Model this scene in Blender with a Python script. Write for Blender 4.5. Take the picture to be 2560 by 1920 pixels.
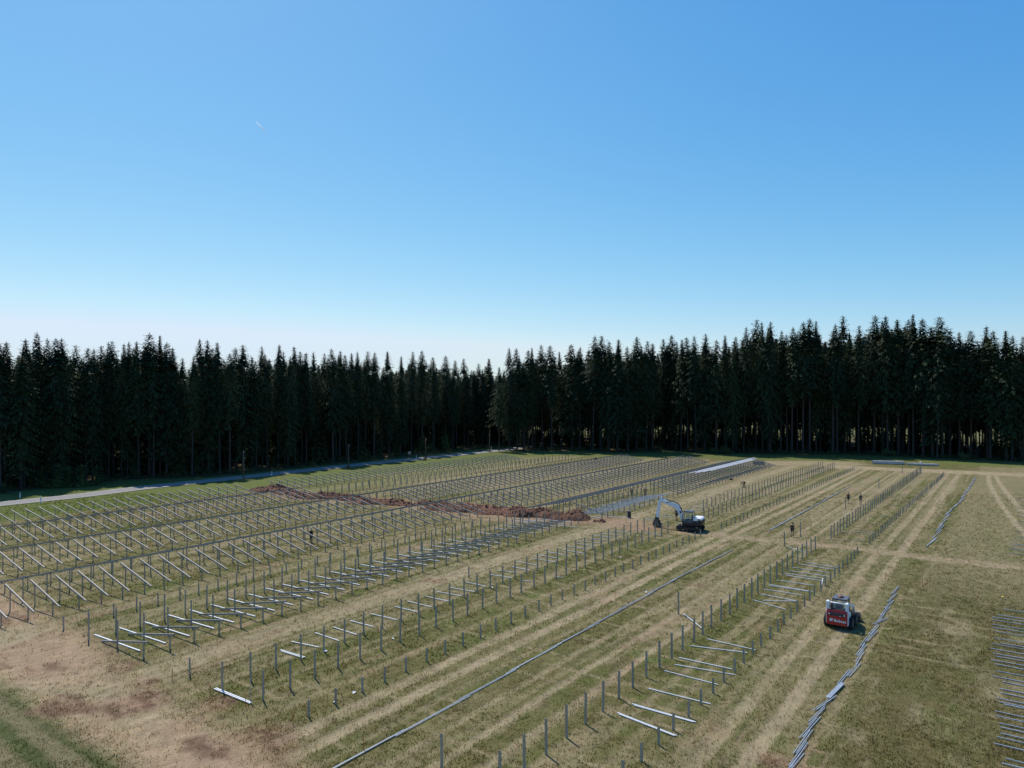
import bpy, bmesh, math, random
import numpy as np
from mathutils import Vector, Matrix, Euler

# ---------------------------------------------------------------- clearing
for o in list(bpy.data.objects):
    bpy.data.objects.remove(o, do_unlink=True)
SC = bpy.context.scene
COL = SC.collection
rad = math.radians
RNG = random.Random(11)

# ---------------------------------------------------------------- camera (drone, 17.5 m up)
CAM_H = 17.5
cam_d = bpy.data.cameras.new('camera')
cam = bpy.data.objects.new('camera', cam_d)
COL.objects.link(cam)
cam.location = (0, 0, CAM_H)
cam.rotation_euler = (rad(90), 0, 0)
cam_d.sensor_fit = 'HORIZONTAL'
cam_d.sensor_width = 36.0
cam_d.lens = 36.0 * 1778.0 / 2560.0
cam_d.shift_y = 25.0 / 2560.0
cam_d.clip_start = 0.5
cam_d.clip_end = 30000
SC.camera = cam

# ---------------------------------------------------------------- sky and sun
SUN_EL = rad(57.5)
SUN_DIR = Vector((-0.50 * math.cos(SUN_EL), 0.866 * math.cos(SUN_EL), math.sin(SUN_EL))).normalized()
world = bpy.data.worlds.new('World')
SC.world = world
world.use_nodes = True
wn = world.node_tree.nodes
wl = world.node_tree.links
wn.clear()
sky = wn.new('ShaderNodeTexSky')
sky.sky_type = 'NISHITA'
sky.sun_disc = False
sky.sun_elevation = SUN_EL
sky.sun_rotation = math.atan2(SUN_DIR.x, SUN_DIR.y)
sky.altitude = 0
sky.air_density = 1.0
sky.dust_density = 0.5
sky.ozone_density = 3.0
bg = wn.new('ShaderNodeBackground')
bg.inputs['Strength'].default_value = 0.12

wo = wn.new('ShaderNodeOutputWorld')
spl = wn.new('ShaderNodeSeparateColor')
cmb = wn.new('ShaderNodeCombineColor')
wl.new(sky.outputs[0], spl.inputs[0])
for ch, (ex, gain, top) in enumerate(((1.58, 0.0430, 0.70), (0.94, 0.1335, 0.83), (0.50, 0.3400, 0.99))):
    # the drone camera's colour response for the sky
    pw = wn.new('ShaderNodeMath'); pw.operation = 'POWER'; pw.inputs[1].default_value = ex
    gn = wn.new('ShaderNodeMath'); gn.operation = 'MULTIPLY'; gn.inputs[1].default_value = gain / 0.12
    mn = wn.new('ShaderNodeMath'); mn.operation = 'MINIMUM'; mn.inputs[1].default_value = top / 0.12
    wl.new(spl.outputs[ch], pw.inputs[0]); wl.new(pw.outputs[0], gn.inputs[0]); wl.new(gn.outputs[0], mn.inputs[0]); wl.new(mn.outputs[0], cmb.inputs[ch])
wl.new(cmb.outputs[0], bg.inputs['Color'])
wl.new(bg.outputs[0], wo.inputs['Surface'])

sun_d = bpy.data.lights.new('sun', 'SUN')
sun_d.energy = 4.6
sun_d.angle = rad(0.53)
sun_d.color = (1.0, 0.955, 0.88)
sun = bpy.data.objects.new('sun', sun_d)
COL.objects.link(sun)
sun.rotation_euler = (-SUN_DIR).to_track_quat('-Z', 'Y').to_euler()
sun.location = (-60, 100, 200)

vs = SC.view_settings
vs.view_transform = 'Standard'
vs.look = 'None'
vs.exposure = 0.0
vs.gamma = 1.0
vs.use_curve_mapping = False
SC.render.engine = 'CYCLES'
SC.cycles.max_bounces = 6
SC.cycles.diffuse_bounces = 3

# ---------------------------------------------------------------- field frame: u runs along the rows, v across them
TH = math.atan((2544.0 - 1280.0) / 1778.0)
SN, CS = math.sin(TH), math.cos(TH)
def W(u, v, z=0.0):
    return Vector((u * SN + v * CS, u * CS - v * SN, z))
def UV(x, y):
    return x * SN + y * CS, x * CS - y * SN

# ---------------------------------------------------------------- helpers: properties, words
def tag(o, label=None, cat=None, group=None, kind=None):
    if label: o['label'] = label
    if cat: o['category'] = cat
    if group: o['group'] = group
    if kind: o['kind'] = kind
    return o
ONES = 'zeroth first second third fourth fifth sixth seventh eighth ninth tenth eleventh twelfth thirteenth fourteenth fifteenth sixteenth seventeenth eighteenth nineteenth'.split()
TENS = {2: 'twenty', 3: 'thirty', 4: 'forty', 5: 'fifty', 6: 'sixty', 7: 'seventy', 8: 'eighty', 9: 'ninety'}
TENTH = {2: 'twentieth', 3: 'thirtieth', 4: 'fortieth', 5: 'fiftieth', 6: 'sixtieth', 7: 'seventieth', 8: 'eightieth', 9: 'ninetieth'}
def ordinal(n):
    if n < 20: return ONES[n]
    if n < 100:
        return TENTH[n // 10] if n % 10 == 0 else TENS[n // 10] + '-' + ONES[n % 10]
    return 'hundred-and-' + (ordinal(n - 100) if n > 100 else 'zeroth')
def link(name, mesh, parent=None, mat=None):
    o = bpy.data.objects.new(name, mesh)
    COL.objects.link(o)
    if parent is not None: o.parent = parent
    return o
def empty(name, loc, rz=0.0, label=None, cat=None, group=None):
    o = bpy.data.objects.new(name, None)
    o.empty_display_size = 0.3
    COL.objects.link(o)
    o.location = loc
    o.rotation_euler = (0, 0, rz)
    tag(o, label, cat, group)
    return o

# ---------------------------------------------------------------- helpers: mesh building
class MB:
    def __init__(s):
        s.v = []; s.f = []; s.M = Matrix.Identity(4)
    def at(s, M):
        s.M = M; return s
    def add(s, vs, fs):
        n = len(s.v)
        s.v += [tuple(s.M @ Vector(p)) for p in vs]
        s.f += [tuple(n + i for i in f) for f in fs]
        return s
    def box(s, c, d, rot=None):
        x, y, z = d[0] / 2, d[1] / 2, d[2] / 2
        P = [Vector(p) for p in ((-x, -y, -z), (x, -y, -z), (x, y, -z), (-x, y, -z), (-x, -y, z), (x, -y, z), (x, y, z), (-x, y, z))]
        if rot is not None: P = [rot @ p for p in P]
        c = Vector(c)
        return s.add([p + c for p in P], [(0, 3, 2, 1), (4, 5, 6, 7), (0, 1, 5, 4), (1, 2, 6, 5), (2, 3, 7, 6), (3, 0, 4, 7)])
    def box2(s, a, b):
        return s.box([(p + q) / 2 for p, q in zip(a, b)], [abs(q - p) for p, q in zip(a, b)])
    def beam(s, p, q, w, h, up=(0, 0, 1)):
        p, q = Vector(p), Vector(q)
        d = (q - p); L = d.length; d.normalize()
        up = Vector(up)
        side = d.cross(up)
        if side.length < 1e-4: side = d.cross(Vector((1, 0, 0)))
        side.normalize(); n = side.cross(d)
        R = Matrix((side, d, n)).transposed()
        return s.box((p + q) / 2, (w, L, h), R)
    def tube(s, pts, r, n=8, caps=True):
        pts = [Vector(p) for p in pts]
        rs = r if isinstance(r, (list, tuple)) else [r] * len(pts)
        vs = []; fs = []
        prev = None
        for i, p in enumerate(pts):
            d = (pts[min(i + 1, len(pts) - 1)] - pts[max(i - 1, 0)]).normalized()
            if prev is None:
                a = d.orthogonal().normalized()
            else:
                a = (prev - d * prev.dot(d)).normalized()
            prev = a
            b = d.cross(a)
            for k in range(n):
                t = 2 * math.pi * k / n
                vs.append(p + (a * math.cos(t) + b * math.sin(t)) * rs[i])
        for i in range(len(pts) - 1):
            for k in range(n):
                k2 = (k + 1) % n
                fs.append((i * n + k, i * n + k2, (i + 1) * n + k2, (i + 1) * n + k))
        if caps:
            fs.append(tuple(range(n - 1, -1, -1)))
            fs.append(tuple((len(pts) - 1) * n + k for k in range(n)))
        return s.add(vs, fs)
    def prism(s, prof, x0, x1):
        """profile in (y, z), run from x0 to x1"""
        n = len(prof)
        vs = [(x0, y, z) for y, z in prof] + [(x1, y, z) for y, z in prof]
        fs = [tuple(range(n - 1, -1, -1)), tuple(range(n, 2 * n))]
        for k in range(n):
            k2 = (k + 1) % n
            fs.append((k, k2, n + k2, n + k))
        return s.add(vs, fs)
    def mesh(s, name, mat=None, bevel=0.0, smooth=False):
        me = bpy.data.meshes.new(name)
        me.from_pydata(s.v, [], s.f)
        bm = bmesh.new(); bm.from_mesh(me)
        bmesh.ops.recalc_face_normals(bm, faces=bm.faces)
        if bevel:
            es = [e for e in bm.edges if len(e.link_faces) == 2 and e.calc_face_angle(0) > 0.6]
            bmesh.ops.bevel(bm, geom=es, offset=bevel, segments=2, affect='EDGES', clamp_overlap=True)
        bm.to_mesh(me); bm.free()
        if smooth:
            me.polygons.foreach_set('use_smooth', [True] * len(me.polygons))
        if mat: me.materials.append(mat)
        return me
    def obj(s, name, mat=None, parent=None, bevel=0.0, smooth=False):
        return link(name, s.mesh(name, mat, bevel, smooth), parent)
def np_mesh(name, verts, faces, mat=None, colors=None, cname='col'):
    """verts (n,3), faces (m,k) with one k"""
    me = bpy.data.meshes.new(name)
    nv, nf, k = len(verts), len(faces), faces.shape[1]
    me.vertices.add(nv); me.loops.add(nf * k); me.polygons.add(nf)
    me.vertices.foreach_set('co', np.ascontiguousarray(verts, dtype=np.float32).ravel())
    me.loops.foreach_set('vertex_index', np.ascontiguousarray(faces, dtype=np.int32).ravel())
    me.polygons.foreach_set('loop_start', np.arange(0, nf * k, k, dtype=np.int32))
    me.update(calc_edges=True)
    if colors is not None:
        at = me.attributes.new(cname, 'FLOAT_COLOR', 'POINT')
        c = np.ones((nv, 4), dtype=np.float32); c[:, :3] = colors
        at.data.foreach_set('color', c.ravel())
    if mat: me.materials.append(mat)
    return me

# ---------------------------------------------------------------- numpy noise
def _hash(ix, iy, seed):
    h = (ix.astype(np.int64) * 374761393 + iy.astype(np.int64) * 668265263 + seed * 974711) & 0x7fffffff
    h = ((h ^ (h >> 13)) * 1274126177) & 0x7fffffff
    h = h ^ (h >> 16)
    return (h % 100003) / 100003.0
def vnoise(x, y, seed=0):
    x = np.asarray(x, float); y = np.asarray(y, float)
    ix = np.floor(x); iy = np.floor(y)
    fx = x - ix; fy = y - iy
    fx = fx * fx * (3 - 2 * fx); fy = fy * fy * (3 - 2 * fy)
    a = _hash(ix, iy, seed); b = _hash(ix + 1, iy, seed); c = _hash(ix, iy + 1, seed); d = _hash(ix + 1, iy + 1, seed)
    return (a * (1 - fx) + b * fx) * (1 - fy) + (c * (1 - fx) + d * fx) * fy
def fbm(x, y, seed=0, oct=4):
    s = 0; a = 0.5; t = 0
    for i in range(oct):
        s = s + a * vnoise(x, y, seed + i * 17); t += a
        x = np.asarray(x) * 2.03 + 5.1; y = np.asarray(y) * 2.03 - 3.7; a *= 0.5
    return s / t
def sstep(a, b, x):
    t = np.clip((x - a) / (b - a), 0, 1)
    return t * t * (3 - 2 * t)
def band(x, c, w, soft):
    return 1 - sstep(w, w + soft, np.abs(x - c))

# ---------------------------------------------------------------- materials
def mat_new(name):
    m = bpy.data.materials.new(name); m.use_nodes = True
    return m, m.node_tree.nodes, m.node_tree.links, m.node_tree.nodes['Principled BSDF']
def pmat(name, col, rough=0.5, metal=0.0, var=0.15, scale=6.0, bump=0.0, spec=None, bscale=None):
    m, n, l, p = mat_new(name)
    tc = n.new('ShaderNodeTexCoord')
    nz = n.new('ShaderNodeTexNoise'); nz.inputs['Scale'].default_value = scale; nz.inputs['Detail'].default_value = 5
    l.new(tc.outputs['Object'], nz.inputs['Vector'])
    oi = n.new('ShaderNodeObjectInfo')
    add = n.new('ShaderNodeMath'); add.operation = 'MULTIPLY_ADD'
    l.new(oi.outputs['Random'], add.inputs[0]); add.inputs[1].default_value = 0.35
    l.new(nz.outputs['Fac'], add.inputs[2])
    rp = n.new('ShaderNodeMapRange')
    rp.inputs['From Min'].default_value = 0.3; rp.inputs['From Max'].default_value = 1.05
    rp.inputs['To Min'].default_value = 1 - var; rp.inputs['To Max'].default_value = 1 + var
    l.new(add.outputs[0], rp.inputs['Value'])
    mx = n.new('ShaderNodeVectorMath'); mx.operation = 'SCALE'
    mx.inputs[0].default_value = col[:3]
    l.new(rp.outputs[0], mx.inputs['Scale'])
    l.new(mx.outputs[0], p.inputs['Base Color'])
    p.inputs['Roughness'].default_value = rough
    p.inputs['Metallic'].default_value = metal
    if spec is not None: p.inputs['Specular IOR Level'].default_value = spec
    if bump:
        nb = n.new('ShaderNodeTexNoise'); nb.inputs['Scale'].default_value = bscale or scale * 3; nb.inputs['Detail'].default_value = 6
        l.new(tc.outputs['Object'], nb.inputs['Vector'])
        b = n.new('ShaderNodeBump'); b.inputs['Strength'].default_value = bump; b.inputs['Distance'].default_value = 0.05
        l.new(nb.outputs['Fac'], b.inputs['Height']); l.new(b.outputs[0], p.inputs['Normal'])
    return m
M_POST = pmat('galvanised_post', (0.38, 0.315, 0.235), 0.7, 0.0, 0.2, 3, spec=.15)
M_RAIL = pmat('galvanised_rail', (0.62, 0.62, 0.63), 0.45, 0.2, 0.1, 2)
M_RAILB = pmat('bluish_rail', (0.40, 0.42, 0.45), 0.42, 0.5, 0.3, 2)
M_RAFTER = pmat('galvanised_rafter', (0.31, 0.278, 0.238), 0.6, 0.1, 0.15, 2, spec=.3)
M_WHITE = pmat('white_paint', (0.78, 0.79, 0.80), 0.4, 0, 0.05, 4)
M_RED = pmat('red_paint', (0.42, 0.022, 0.02), 0.38, 0, 0.08, 4)
M_BLACK = pmat('black_paint', (0.018, 0.018, 0.02), 0.45, 0, 0.2, 5)
M_RUBBER = pmat('rubber', (0.02, 0.02, 0.02), 0.85, 0, 0.25, 8, 0.4)
M_DGREY = pmat('dark_grey_paint', (0.10, 0.105, 0.115), 0.5, 0, 0.12, 5)
M_STEEL = pmat('worn_steel', (0.12, 0.11, 0.10), 0.5, 0.6, 0.3, 6)
M_CHROME = pmat('chrome_rod', (0.7, 0.7, 0.7), 0.15, 1.0, 0.03, 4)
M_ORANGE = pmat('orange_lens', (0.75, 0.14, 0.03), 0.25, 0, 0.05, 6)
M_LAMP = pmat('lamp_lens', (0.55, 0.62, 0.55), 0.2, 0, 0.05, 6)
M_TAN = pmat('tan_panel', (0.32, 0.25, 0.18), 0.7, 0, 0.15, 6)
M_DECAL = pmat('dark_decal', (0.03, 0.05, 0.09), 0.5, 0, 0.05, 6)
M_STAKE = pmat('red_orange_stake', (0.5, 0.09, 0.03), 0.7, 0, 0.1, 8)
M_CREAM = pmat('bare_wood', (0.5, 0.42, 0.28), 0.8, 0, 0.15, 12)
M_YELLOW = pmat('yellow_plastic', (0.75, 0.5, 0.03), 0.5, 0, 0.05, 8)
M_PAPER = pmat('white_scrap', (0.75, 0.76, 0.78), 0.6, 0, 0.05, 8)
M_POLE = pmat('weathered_pole', (0.11, 0.08, 0.055), 0.85, 0, 0.25, 5, 0.5)
M_SKIN = pmat('skin', (0.42, 0.24, 0.16), 0.6, 0, 0.06, 6)
M_CLOTH_B = pmat('black_cloth', (0.012, 0.012, 0.015), 0.9, 0, 0.2, 14)
M_CLOTH_N = pmat('navy_cloth', (0.03, 0.035, 0.055), 0.9, 0, 0.2, 14)
M_CLOTH_G = pmat('grey_cloth', (0.16, 0.15, 0.15), 0.9, 0, 0.2, 14)
M_CLOTH_R = pmat('dark_red_cloth', (0.07, 0.015, 0.02), 0.9, 0, 0.2, 14)
M_HAIR = pmat('dark_hair', (0.02, 0.014, 0.01), 0.7, 0, 0.2, 20)
M_CAP = pmat('pale_cap', (0.62, 0.62, 0.58), 0.85, 0, 0.06, 10)
M_SOLE = pmat('dark_boot', (0.03, 0.025, 0.02), 0.8, 0, 0.2, 10)
def glass_mat():
    m, n, l, p = mat_new('cab_glass')
    p.inputs['Base Color'].default_value = (0.75, 0.85, 0.8, 1)
    p.inputs['Roughness'].default_value = 0.05
    p.inputs['Transmission Weight'].default_value = 0.85
    p.inputs['IOR'].default_value = 1.1
    return m
M_GLASS = glass_mat()
# ================================================================ ground
LEFT_EDGE = [(20, -150), (52, -147), (58, -150.6), (71, -150), (78, -145), (84, -141), (90, -139), (100, -140.3), (129, -139.7), (146, -139.6), (188, -141.5), (300, -142)]
RIGHT_EDGE = [(3, 216), (12, 219), (22, 218.5), (32, 211), (50, 219), (58, 209), (72, 208), (84, 206), (95, 206), (104, 202), (116, 191), (127, 188), (131, 182), (150, 172), (190, 150), (260, 110)]
le_u, le_v = np.array(LEFT_EDGE, float).T
re_x, re_y = np.array(RIGHT_EDGE, float).T
ROAD = [(20, -130.4), (44, -132.2), (56, -131.4), (68, -133.4), (92, -132.9), (117, -133.2), (145, -132.2), (172, -131.5), (200, -131.5), (222, -133)]
rd_u, rd_v = np.array(ROAD, float).T
def seg_dist(u, v, pts):
    d = np.full(np.shape(u), 1e9)
    for (a, b), (c, e) in zip(pts[:-1], pts[1:]):
        du, dv = c - a, e - b
        t = np.clip(((u - a) * du + (v - b) * dv) / (du * du + dv * dv), 0, 1)
        d = np.minimum(d, np.hypot(u - a - t * du, v - b - t * dv))
    return d
C_STRAW = np.array((0.315, 0.245, 0.148)); C_DRY = np.array((0.142, 0.124, 0.047)); C_OLIVE = np.array((0.100, 0.101, 0.028))
C_LUSH = np.array((0.105, 0.128, 0.030)); C_SOIL = np.array((0.285, 0.175, 0.110)); C_BROWN = np.array((0.122, 0.096, 0.038))
C_FLOOR = np.array((0.105, 0.078, 0.045)); C_DKGREEN = np.array((0.075, 0.085, 0.028)); C_RUT = np.array((0.150, 0.088, 0.052))
def mixc(c, t, f):
    return c * (1 - f[..., None]) + t * f[..., None]
def ground_masks(u, v):
    """straw, lush green, soil"""
    x = u * SN + v * CS; y = u * CS - v * SN
    wv = v + 0.4 * (fbm(u * 0.04, v * 0.05, 3) - 0.5) + 0.14 * (fbm(u * 0.35, v * 0.35, 4) - 0.5)
    wu = u + 1.6 * (fbm(u * 0.09, v * 0.09, 5) - 0.5)
    n1 = fbm(u * 0.5, v * 0.9, 7); n2 = fbm(u * 0.14, v * 0.25, 8); n3 = fbm(u * 1.3, v * 1.3, 9)
    infield = sstep(18, 23, u) * (1 - sstep(182, 188, u)) * (1 - sstep(-8, -4, v)) * sstep(-117, -113, v)
    s = np.zeros_like(u)
    # wheel tracks and cut lanes running along the rows: (v, half width, soft, strength)
    for c, w, sf, a in ((-30.35, .32, .3, .95), (-28.6, .34, .3, 1.0), (-29.4, 1.5, 1.0, .15), (-22.4, .16, .25, .9), (-20.4, .16, .25, .9), (-24.3, .15, .25, .7), (-23.3, .10, .2, .4), (-17.2, .14, .2, .55), (-15.9, .14, .2, .5), (-27.0, .14, .2, .5), (-33.4, .2, .3, .5), (-37.0, .15, .2, .45), (-39.6, .2, .3, .6),
                        (-12.5, .30, .3, .9), (-10.5, .32, .3, 1.0), (-11.4, 1.8, 1.4, .22), (-13.6, .15, .25, .55), (-11.5, .12, .2, .4), (-44.4, .9, .8, .9), (-46.2, .2, .3, .6), (-42.6, .18, .25, .7), (-41.9, .12, .2, .5),
                        (-60.1, .6, .8, .6), (-62.2, .4, .8, .45), (-75.2, .8, 1.2, .55), (-90.3, .8, 1.2, .5), (-103.6, 1.0, 1.5, .45), (-71.3, .5, .9, .5),
                        (-86.5, .6, 1.0, .45), (-56.2, .5, .8, .5), (-40.6, .3, .5, .35), (-67.8, .8, 1.5, .35), (-82.5, .8, 1.5, .35)):
        s = np.maximum(s, a * band(wv, c, w, sf) * infield)
    s = s * (0.50 + 0.62 * n1)
    # lanes grow broader and paler on the far field
    far = sstep(88, 110, u) * infield
    s = np.maximum(s, far * (0.25 + 0.5 * n2) * (sstep(0.46, 0.58, fbm(u * 0.02, wv * 0.75, 12))))
    # random straw scatter inside the tables
    s = np.maximum(s, infield * 0.45 * sstep(0.52, 0.76, 0.65 * fbm(u * 0.10, wv * 0.75, 13) + 0.35 * n1))
    # fine mowing streaks along the rows
    s = np.maximum(s, infield * 0.50 * sstep(0.60, 0.72, 0.75 * vnoise(u * 0.035, wv * 1.55, 14) + 0.25 * vnoise(u * 0.6, wv * 2.0, 15)) * (0.7 + .45 * n1))
    # thin cut lines lying across the rows
    ln = np.abs(((wu + 0.25 * (n2 - .5)) / 1.9) % 1.0 - 0.5) * 1.9
    s = np.maximum(s, 0.6 * (1 - sstep(0.06, 0.22, ln)) * sstep(0.5, 0.62, fbm(u * 0.5, v * 0.14, 21)) * (1 - sstep(90, 100, u)) * (1 - sstep(8, 14, v)) * sstep(-60, -50, v))
    # dry field east of the rails
    east = sstep(-8.2, -6.5, v)
    s = np.maximum(s, east * 0.55 * sstep(0.5, 0.75, 0.5 * n1 + 0.5 * n2))
    s = np.maximum(s, east * sstep(60, 90, u) * 0.35)
    # the cross path, curved tracks, headlands
    cp = seg_dist(wu, v, [(86.5, -34), (87.5, -24), (88.3, -15), (87.3, -6.5), (88.4, .5), (89.5, 30)])
    s = np.maximum(s, 0.85 * (1 - sstep(0.8, 2.4, cp)) * (0.5 + 0.7 * n1))
    for pl in ([(186, -5.2), (168, -4.6), (151, -3.3), (135, -2.0), (116, 0.0), (100, 2.0)], [(187, -4.0), (168, -2.8), (149.5, -1.2), (130, .6), (112, 2.6)]):
        s = np.maximum(s, 0.85 * (1 - sstep(0.25, 0.7, seg_dist(u, v, pl))))
    head = (1 - sstep(20.5, 24.5, wu + 0.10 * (v + 45))) * (1 - sstep(-23.5, -20, v + 3 * (n2 - .5))) * sstep(16.0, 18.2, u + 1.2 * (n2 - .5))
    s = np.maximum(s, head * (0.55 + 0.65 * n1))
    fh = band(wu, 187.5 + 0.12 * (v + 16), 3.0, 2.5) * sstep(-48, -36, v)
    s = np.maximum(s, fh * (0.6 + 0.5 * n1))
    fh2 = band(y, 179.5 + 1.5 * np.sin(x * .1), 4.0, 4.0) * sstep(48, 60, x) * (1 - sstep(84, 92, x))
    s = np.maximum(s, fh2 * 0.75)
    # green
    g = np.zeros_like(u)
    g = np.maximum(g, (1 - sstep(-114.5, -112.0, wv)) * 0.95)
    redge = np.interp(x, re_x, re_y)
    dr = redge - y
    g = np.maximum(g, (1 - sstep(14, 26, dr + 4 * (n2 - .5))) * sstep(-5, 5, x) * 0.9)
    g = np.maximum(g, (1 - sstep(-104, -98, v)) * 0.45 * sstep(70, 84, u))
    g = np.maximum(g, 0.55 * sstep(0.60, 0.74, 0.5 * n1 + 0.5 * fbm(u * .3, v * .3, 31)) * (1 - s))
    s = s * (1 - 0.8 * g * (g > 0.6))
    # soil
    so = np.zeros_like(u)
    so = np.maximum(so, 0.55 * head * sstep(0.40, 0.62, n2) * (.6 + .6 * n1))
    so = np.maximum(so, 0.75 * (1 - sstep(1.5, 5.0, seg_dist(u, v, [(84, -54), (88, -46), (86, -40)]))) * (0.5 + 0.8 * n1))
    so = np.maximum(so, 0.30 * (1 - sstep(0.6, 1.8, cp)) * n1)
    so = np.maximum(so, 0.5 * (1 - sstep(2.0, 5.5, seg_dist(u, v, [(80, -111), (78, -98), (82, -86), (82, -75), (81, -62), (85, -50)]))))
    so = np.maximum(so, 0.30 * infield * sstep(0.60, 0.76, fbm(u * .22, v * .5, 41)) * (s > .3))
    return s, g, so, head, n1, n2, n3, x, y, dr
def wv_(u, v):
    return v + 0.5 * (fbm(u * 0.06, v * 0.06, 3) - 0.5)
def ground_color(u, v):
    s, g, so, head, n1, n2, n3, x, y, dr = ground_masks(u, v)
    c = np.broadcast_to(C_DRY, u.shape + (3,)).copy()
    c = mixc(c, C_OLIVE, sstep(0.36, 0.62, 0.35 * n1 + 0.65 * fbm(u * .08, wv_(u, v) * .7, 51)) * 0.9)
    c = mixc(c, C_BROWN, sstep(0.45, 0.7, fbm(u * .8, v * .8, 52)) * 0.55)
    east = sstep(-8.2, -6.5, v) * (1 - sstep(70, 95, u))
    c = mixc(c, C_BROWN * 0.92, 0.55 * east)
    c = mixc(c, C_OLIVE * 0.85, 0.45 * east * sstep(.42, .6, n1))
    # mown stripes on the near corner
    cor = (1 - sstep(15.6, 18.2, u + 1.2 * (n2 - .5))) * (1 - sstep(-26, -22, v))
    stripe = sstep(-0.35, 0.5, np.sin((u + 0.05 * v) * 3.6) + 0.9 * (n1 - .5))
    c = mixc(c, C_DKGREEN, cor * (0.6 + 0.4 * stripe))
    c = mixc(c, C_STRAW * .8, cor * (1 - stripe) * 0.5)
    c = mixc(c, C_STRAW, np.clip(s, 0, 1))
    c = mixc(c, C_LUSH, np.clip(g * (0.6 + 0.6 * n1), 0, 1))
    c = mixc(c, C_SOIL, np.clip(so, 0, 1))
    c = mixc(c, np.array((0.335, 0.225, 0.140)), 0.55 * head * sstep(.35, .6, fbm(u * .35, v * .12, 64)))
    # dark churned ruts in the headland soil
    rut = head * sstep(0.60, 0.72, fbm(u * 1.3, v * 0.28, 61)) * sstep(.45, .6, n2)
    c = mixc(c, C_RUT, 0.7 * rut)
    # scuffed bare patches with churned streaks
    for pu, pv, pr in [(20.6, -40.9, 1.5), (21.4, -40.9, 1.5), (19.8, -41.0, 1.5), (18.5, -42.7, 0.9), (18.3, -44.4, 0.9), (17.2, -43.5, 0.9), (19.9, -33.7, 0.9), (20.0, -32.2, 0.9), (23.1, -36.9, 0.9), (22.3, -43.3, 0.9), (22.4, -31.0, 1.5), (50.2, -45.2, 0.9), (50.3, -44.4, 0.9), (22.7, -46.9, 0.9), (35.3, -9.4, 0.9), (34.8, -8.9, 0.9)]:
        dd = np.hypot((u - pu) / pr, (v - pv) / (pr * 1.3)) + 0.9 * (n1 - .5)
        k = 1 - sstep(0.5, 1.25, dd)
        c = mixc(c, C_SOIL * 0.85, 0.55 * k)
        c = mixc(c, C_RUT * 0.8, 0.75 * k * sstep(0.46, 0.60, fbm(u * 2.4 + v * .3, v * .7, 66)))
    # woodland floor
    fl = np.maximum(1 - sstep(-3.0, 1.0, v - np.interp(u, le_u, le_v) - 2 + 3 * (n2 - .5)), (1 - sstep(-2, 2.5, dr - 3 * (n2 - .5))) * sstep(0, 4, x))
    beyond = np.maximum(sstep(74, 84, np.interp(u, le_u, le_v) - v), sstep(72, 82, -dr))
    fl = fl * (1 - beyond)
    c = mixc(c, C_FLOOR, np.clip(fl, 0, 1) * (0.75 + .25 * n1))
    c = mixc(c, C_DRY, beyond * 0.8)
    c = c * (0.80 + 0.27 * n3)[..., None]
    return c, s, g, so
M_GROUND, n, l, p = mat_new('meadow')
at = n.new('ShaderNodeAttribute'); at.attribute_name = 'col'
geo = n.new('ShaderNodeNewGeometry')
mp = n.new('ShaderNodeMapping'); mp.inputs['Rotation'].default_value = (0, 0, TH); mp.inputs['Scale'].default_value = (1, 1, 1)
l.new(geo.outputs['Position'], mp.inputs['Vector'])
def noise_node(scale, detail, rough, src):
    q = n.new('ShaderNodeTexNoise'); q.inputs['Scale'].default_value = scale; q.inputs['Detail'].default_value = detail; q.inputs['Roughness'].default_value = rough
    l.new(src, q.inputs['Vector']); return q
st = n.new('ShaderNodeMapping'); st.inputs['Scale'].default_value = (1.0, 0.45, 1.0)
l.new(mp.outputs[0], st.inputs['Vector'])
nA = noise_node(1.6, 6, 0.72, st.outputs[0])
nB = noise_node(7.0, 4, 0.7, mp.outputs[0])
def mrange(src, a, b, c, d):
    q = n.new('ShaderNodeMapRange'); q.inputs[1].default_value = a; q.inputs[2].default_value = b; q.inputs[3].default_value = c; q.inputs[4].default_value = d
    l.new(src, q.inputs[0]); return q.outputs[0]
fA = mrange(nA.outputs['Fac'], .3, .7, 0.74, 1.26)
fB = mrange(nB.outputs['Fac'], .3, .7, 0.82, 1.18)
ml = n.new('ShaderNodeMath'); ml.operation = 'MULTIPLY'; l.new(fA, ml.inputs[0]); l.new(fB, ml.inputs[1])
sc_ = n.new('ShaderNodeVectorMath'); sc_.operation = 'SCALE'
l.new(at.outputs['Color'], sc_.inputs[0]); l.new(ml.outputs[0], sc_.inputs['Scale'])
# dead-grass speckle
nC = noise_node(3.3, 6, 0.75, st.outputs[0])
fC = mrange(nC.outputs['Fac'], .55, .72, 0.0, 0.28)
mxs = n.new('ShaderNodeMix'); mxs.data_type = 'RGBA'
l.new(fC, mxs.inputs[0]); l.new(sc_.outputs[0], mxs.inputs[6]); mxs.inputs[7].default_value = (0.27, 0.225, 0.115, 1)
l.new(mxs.outputs[2], p.inputs['Base Color'])
p.inputs['Roughness'].default_value = 0.95
p.inputs['Specular IOR Level'].default_value = 0.15
bmp = n.new('ShaderNodeBump'); bmp.inputs['Strength'].default_value = 0.7; bmp.inputs['Distance'].default_value = 0.12
l.new(nC.outputs['Fac'], bmp.inputs['Height']); l.new(bmp.outputs[0], p.inputs['Normal'])

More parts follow.
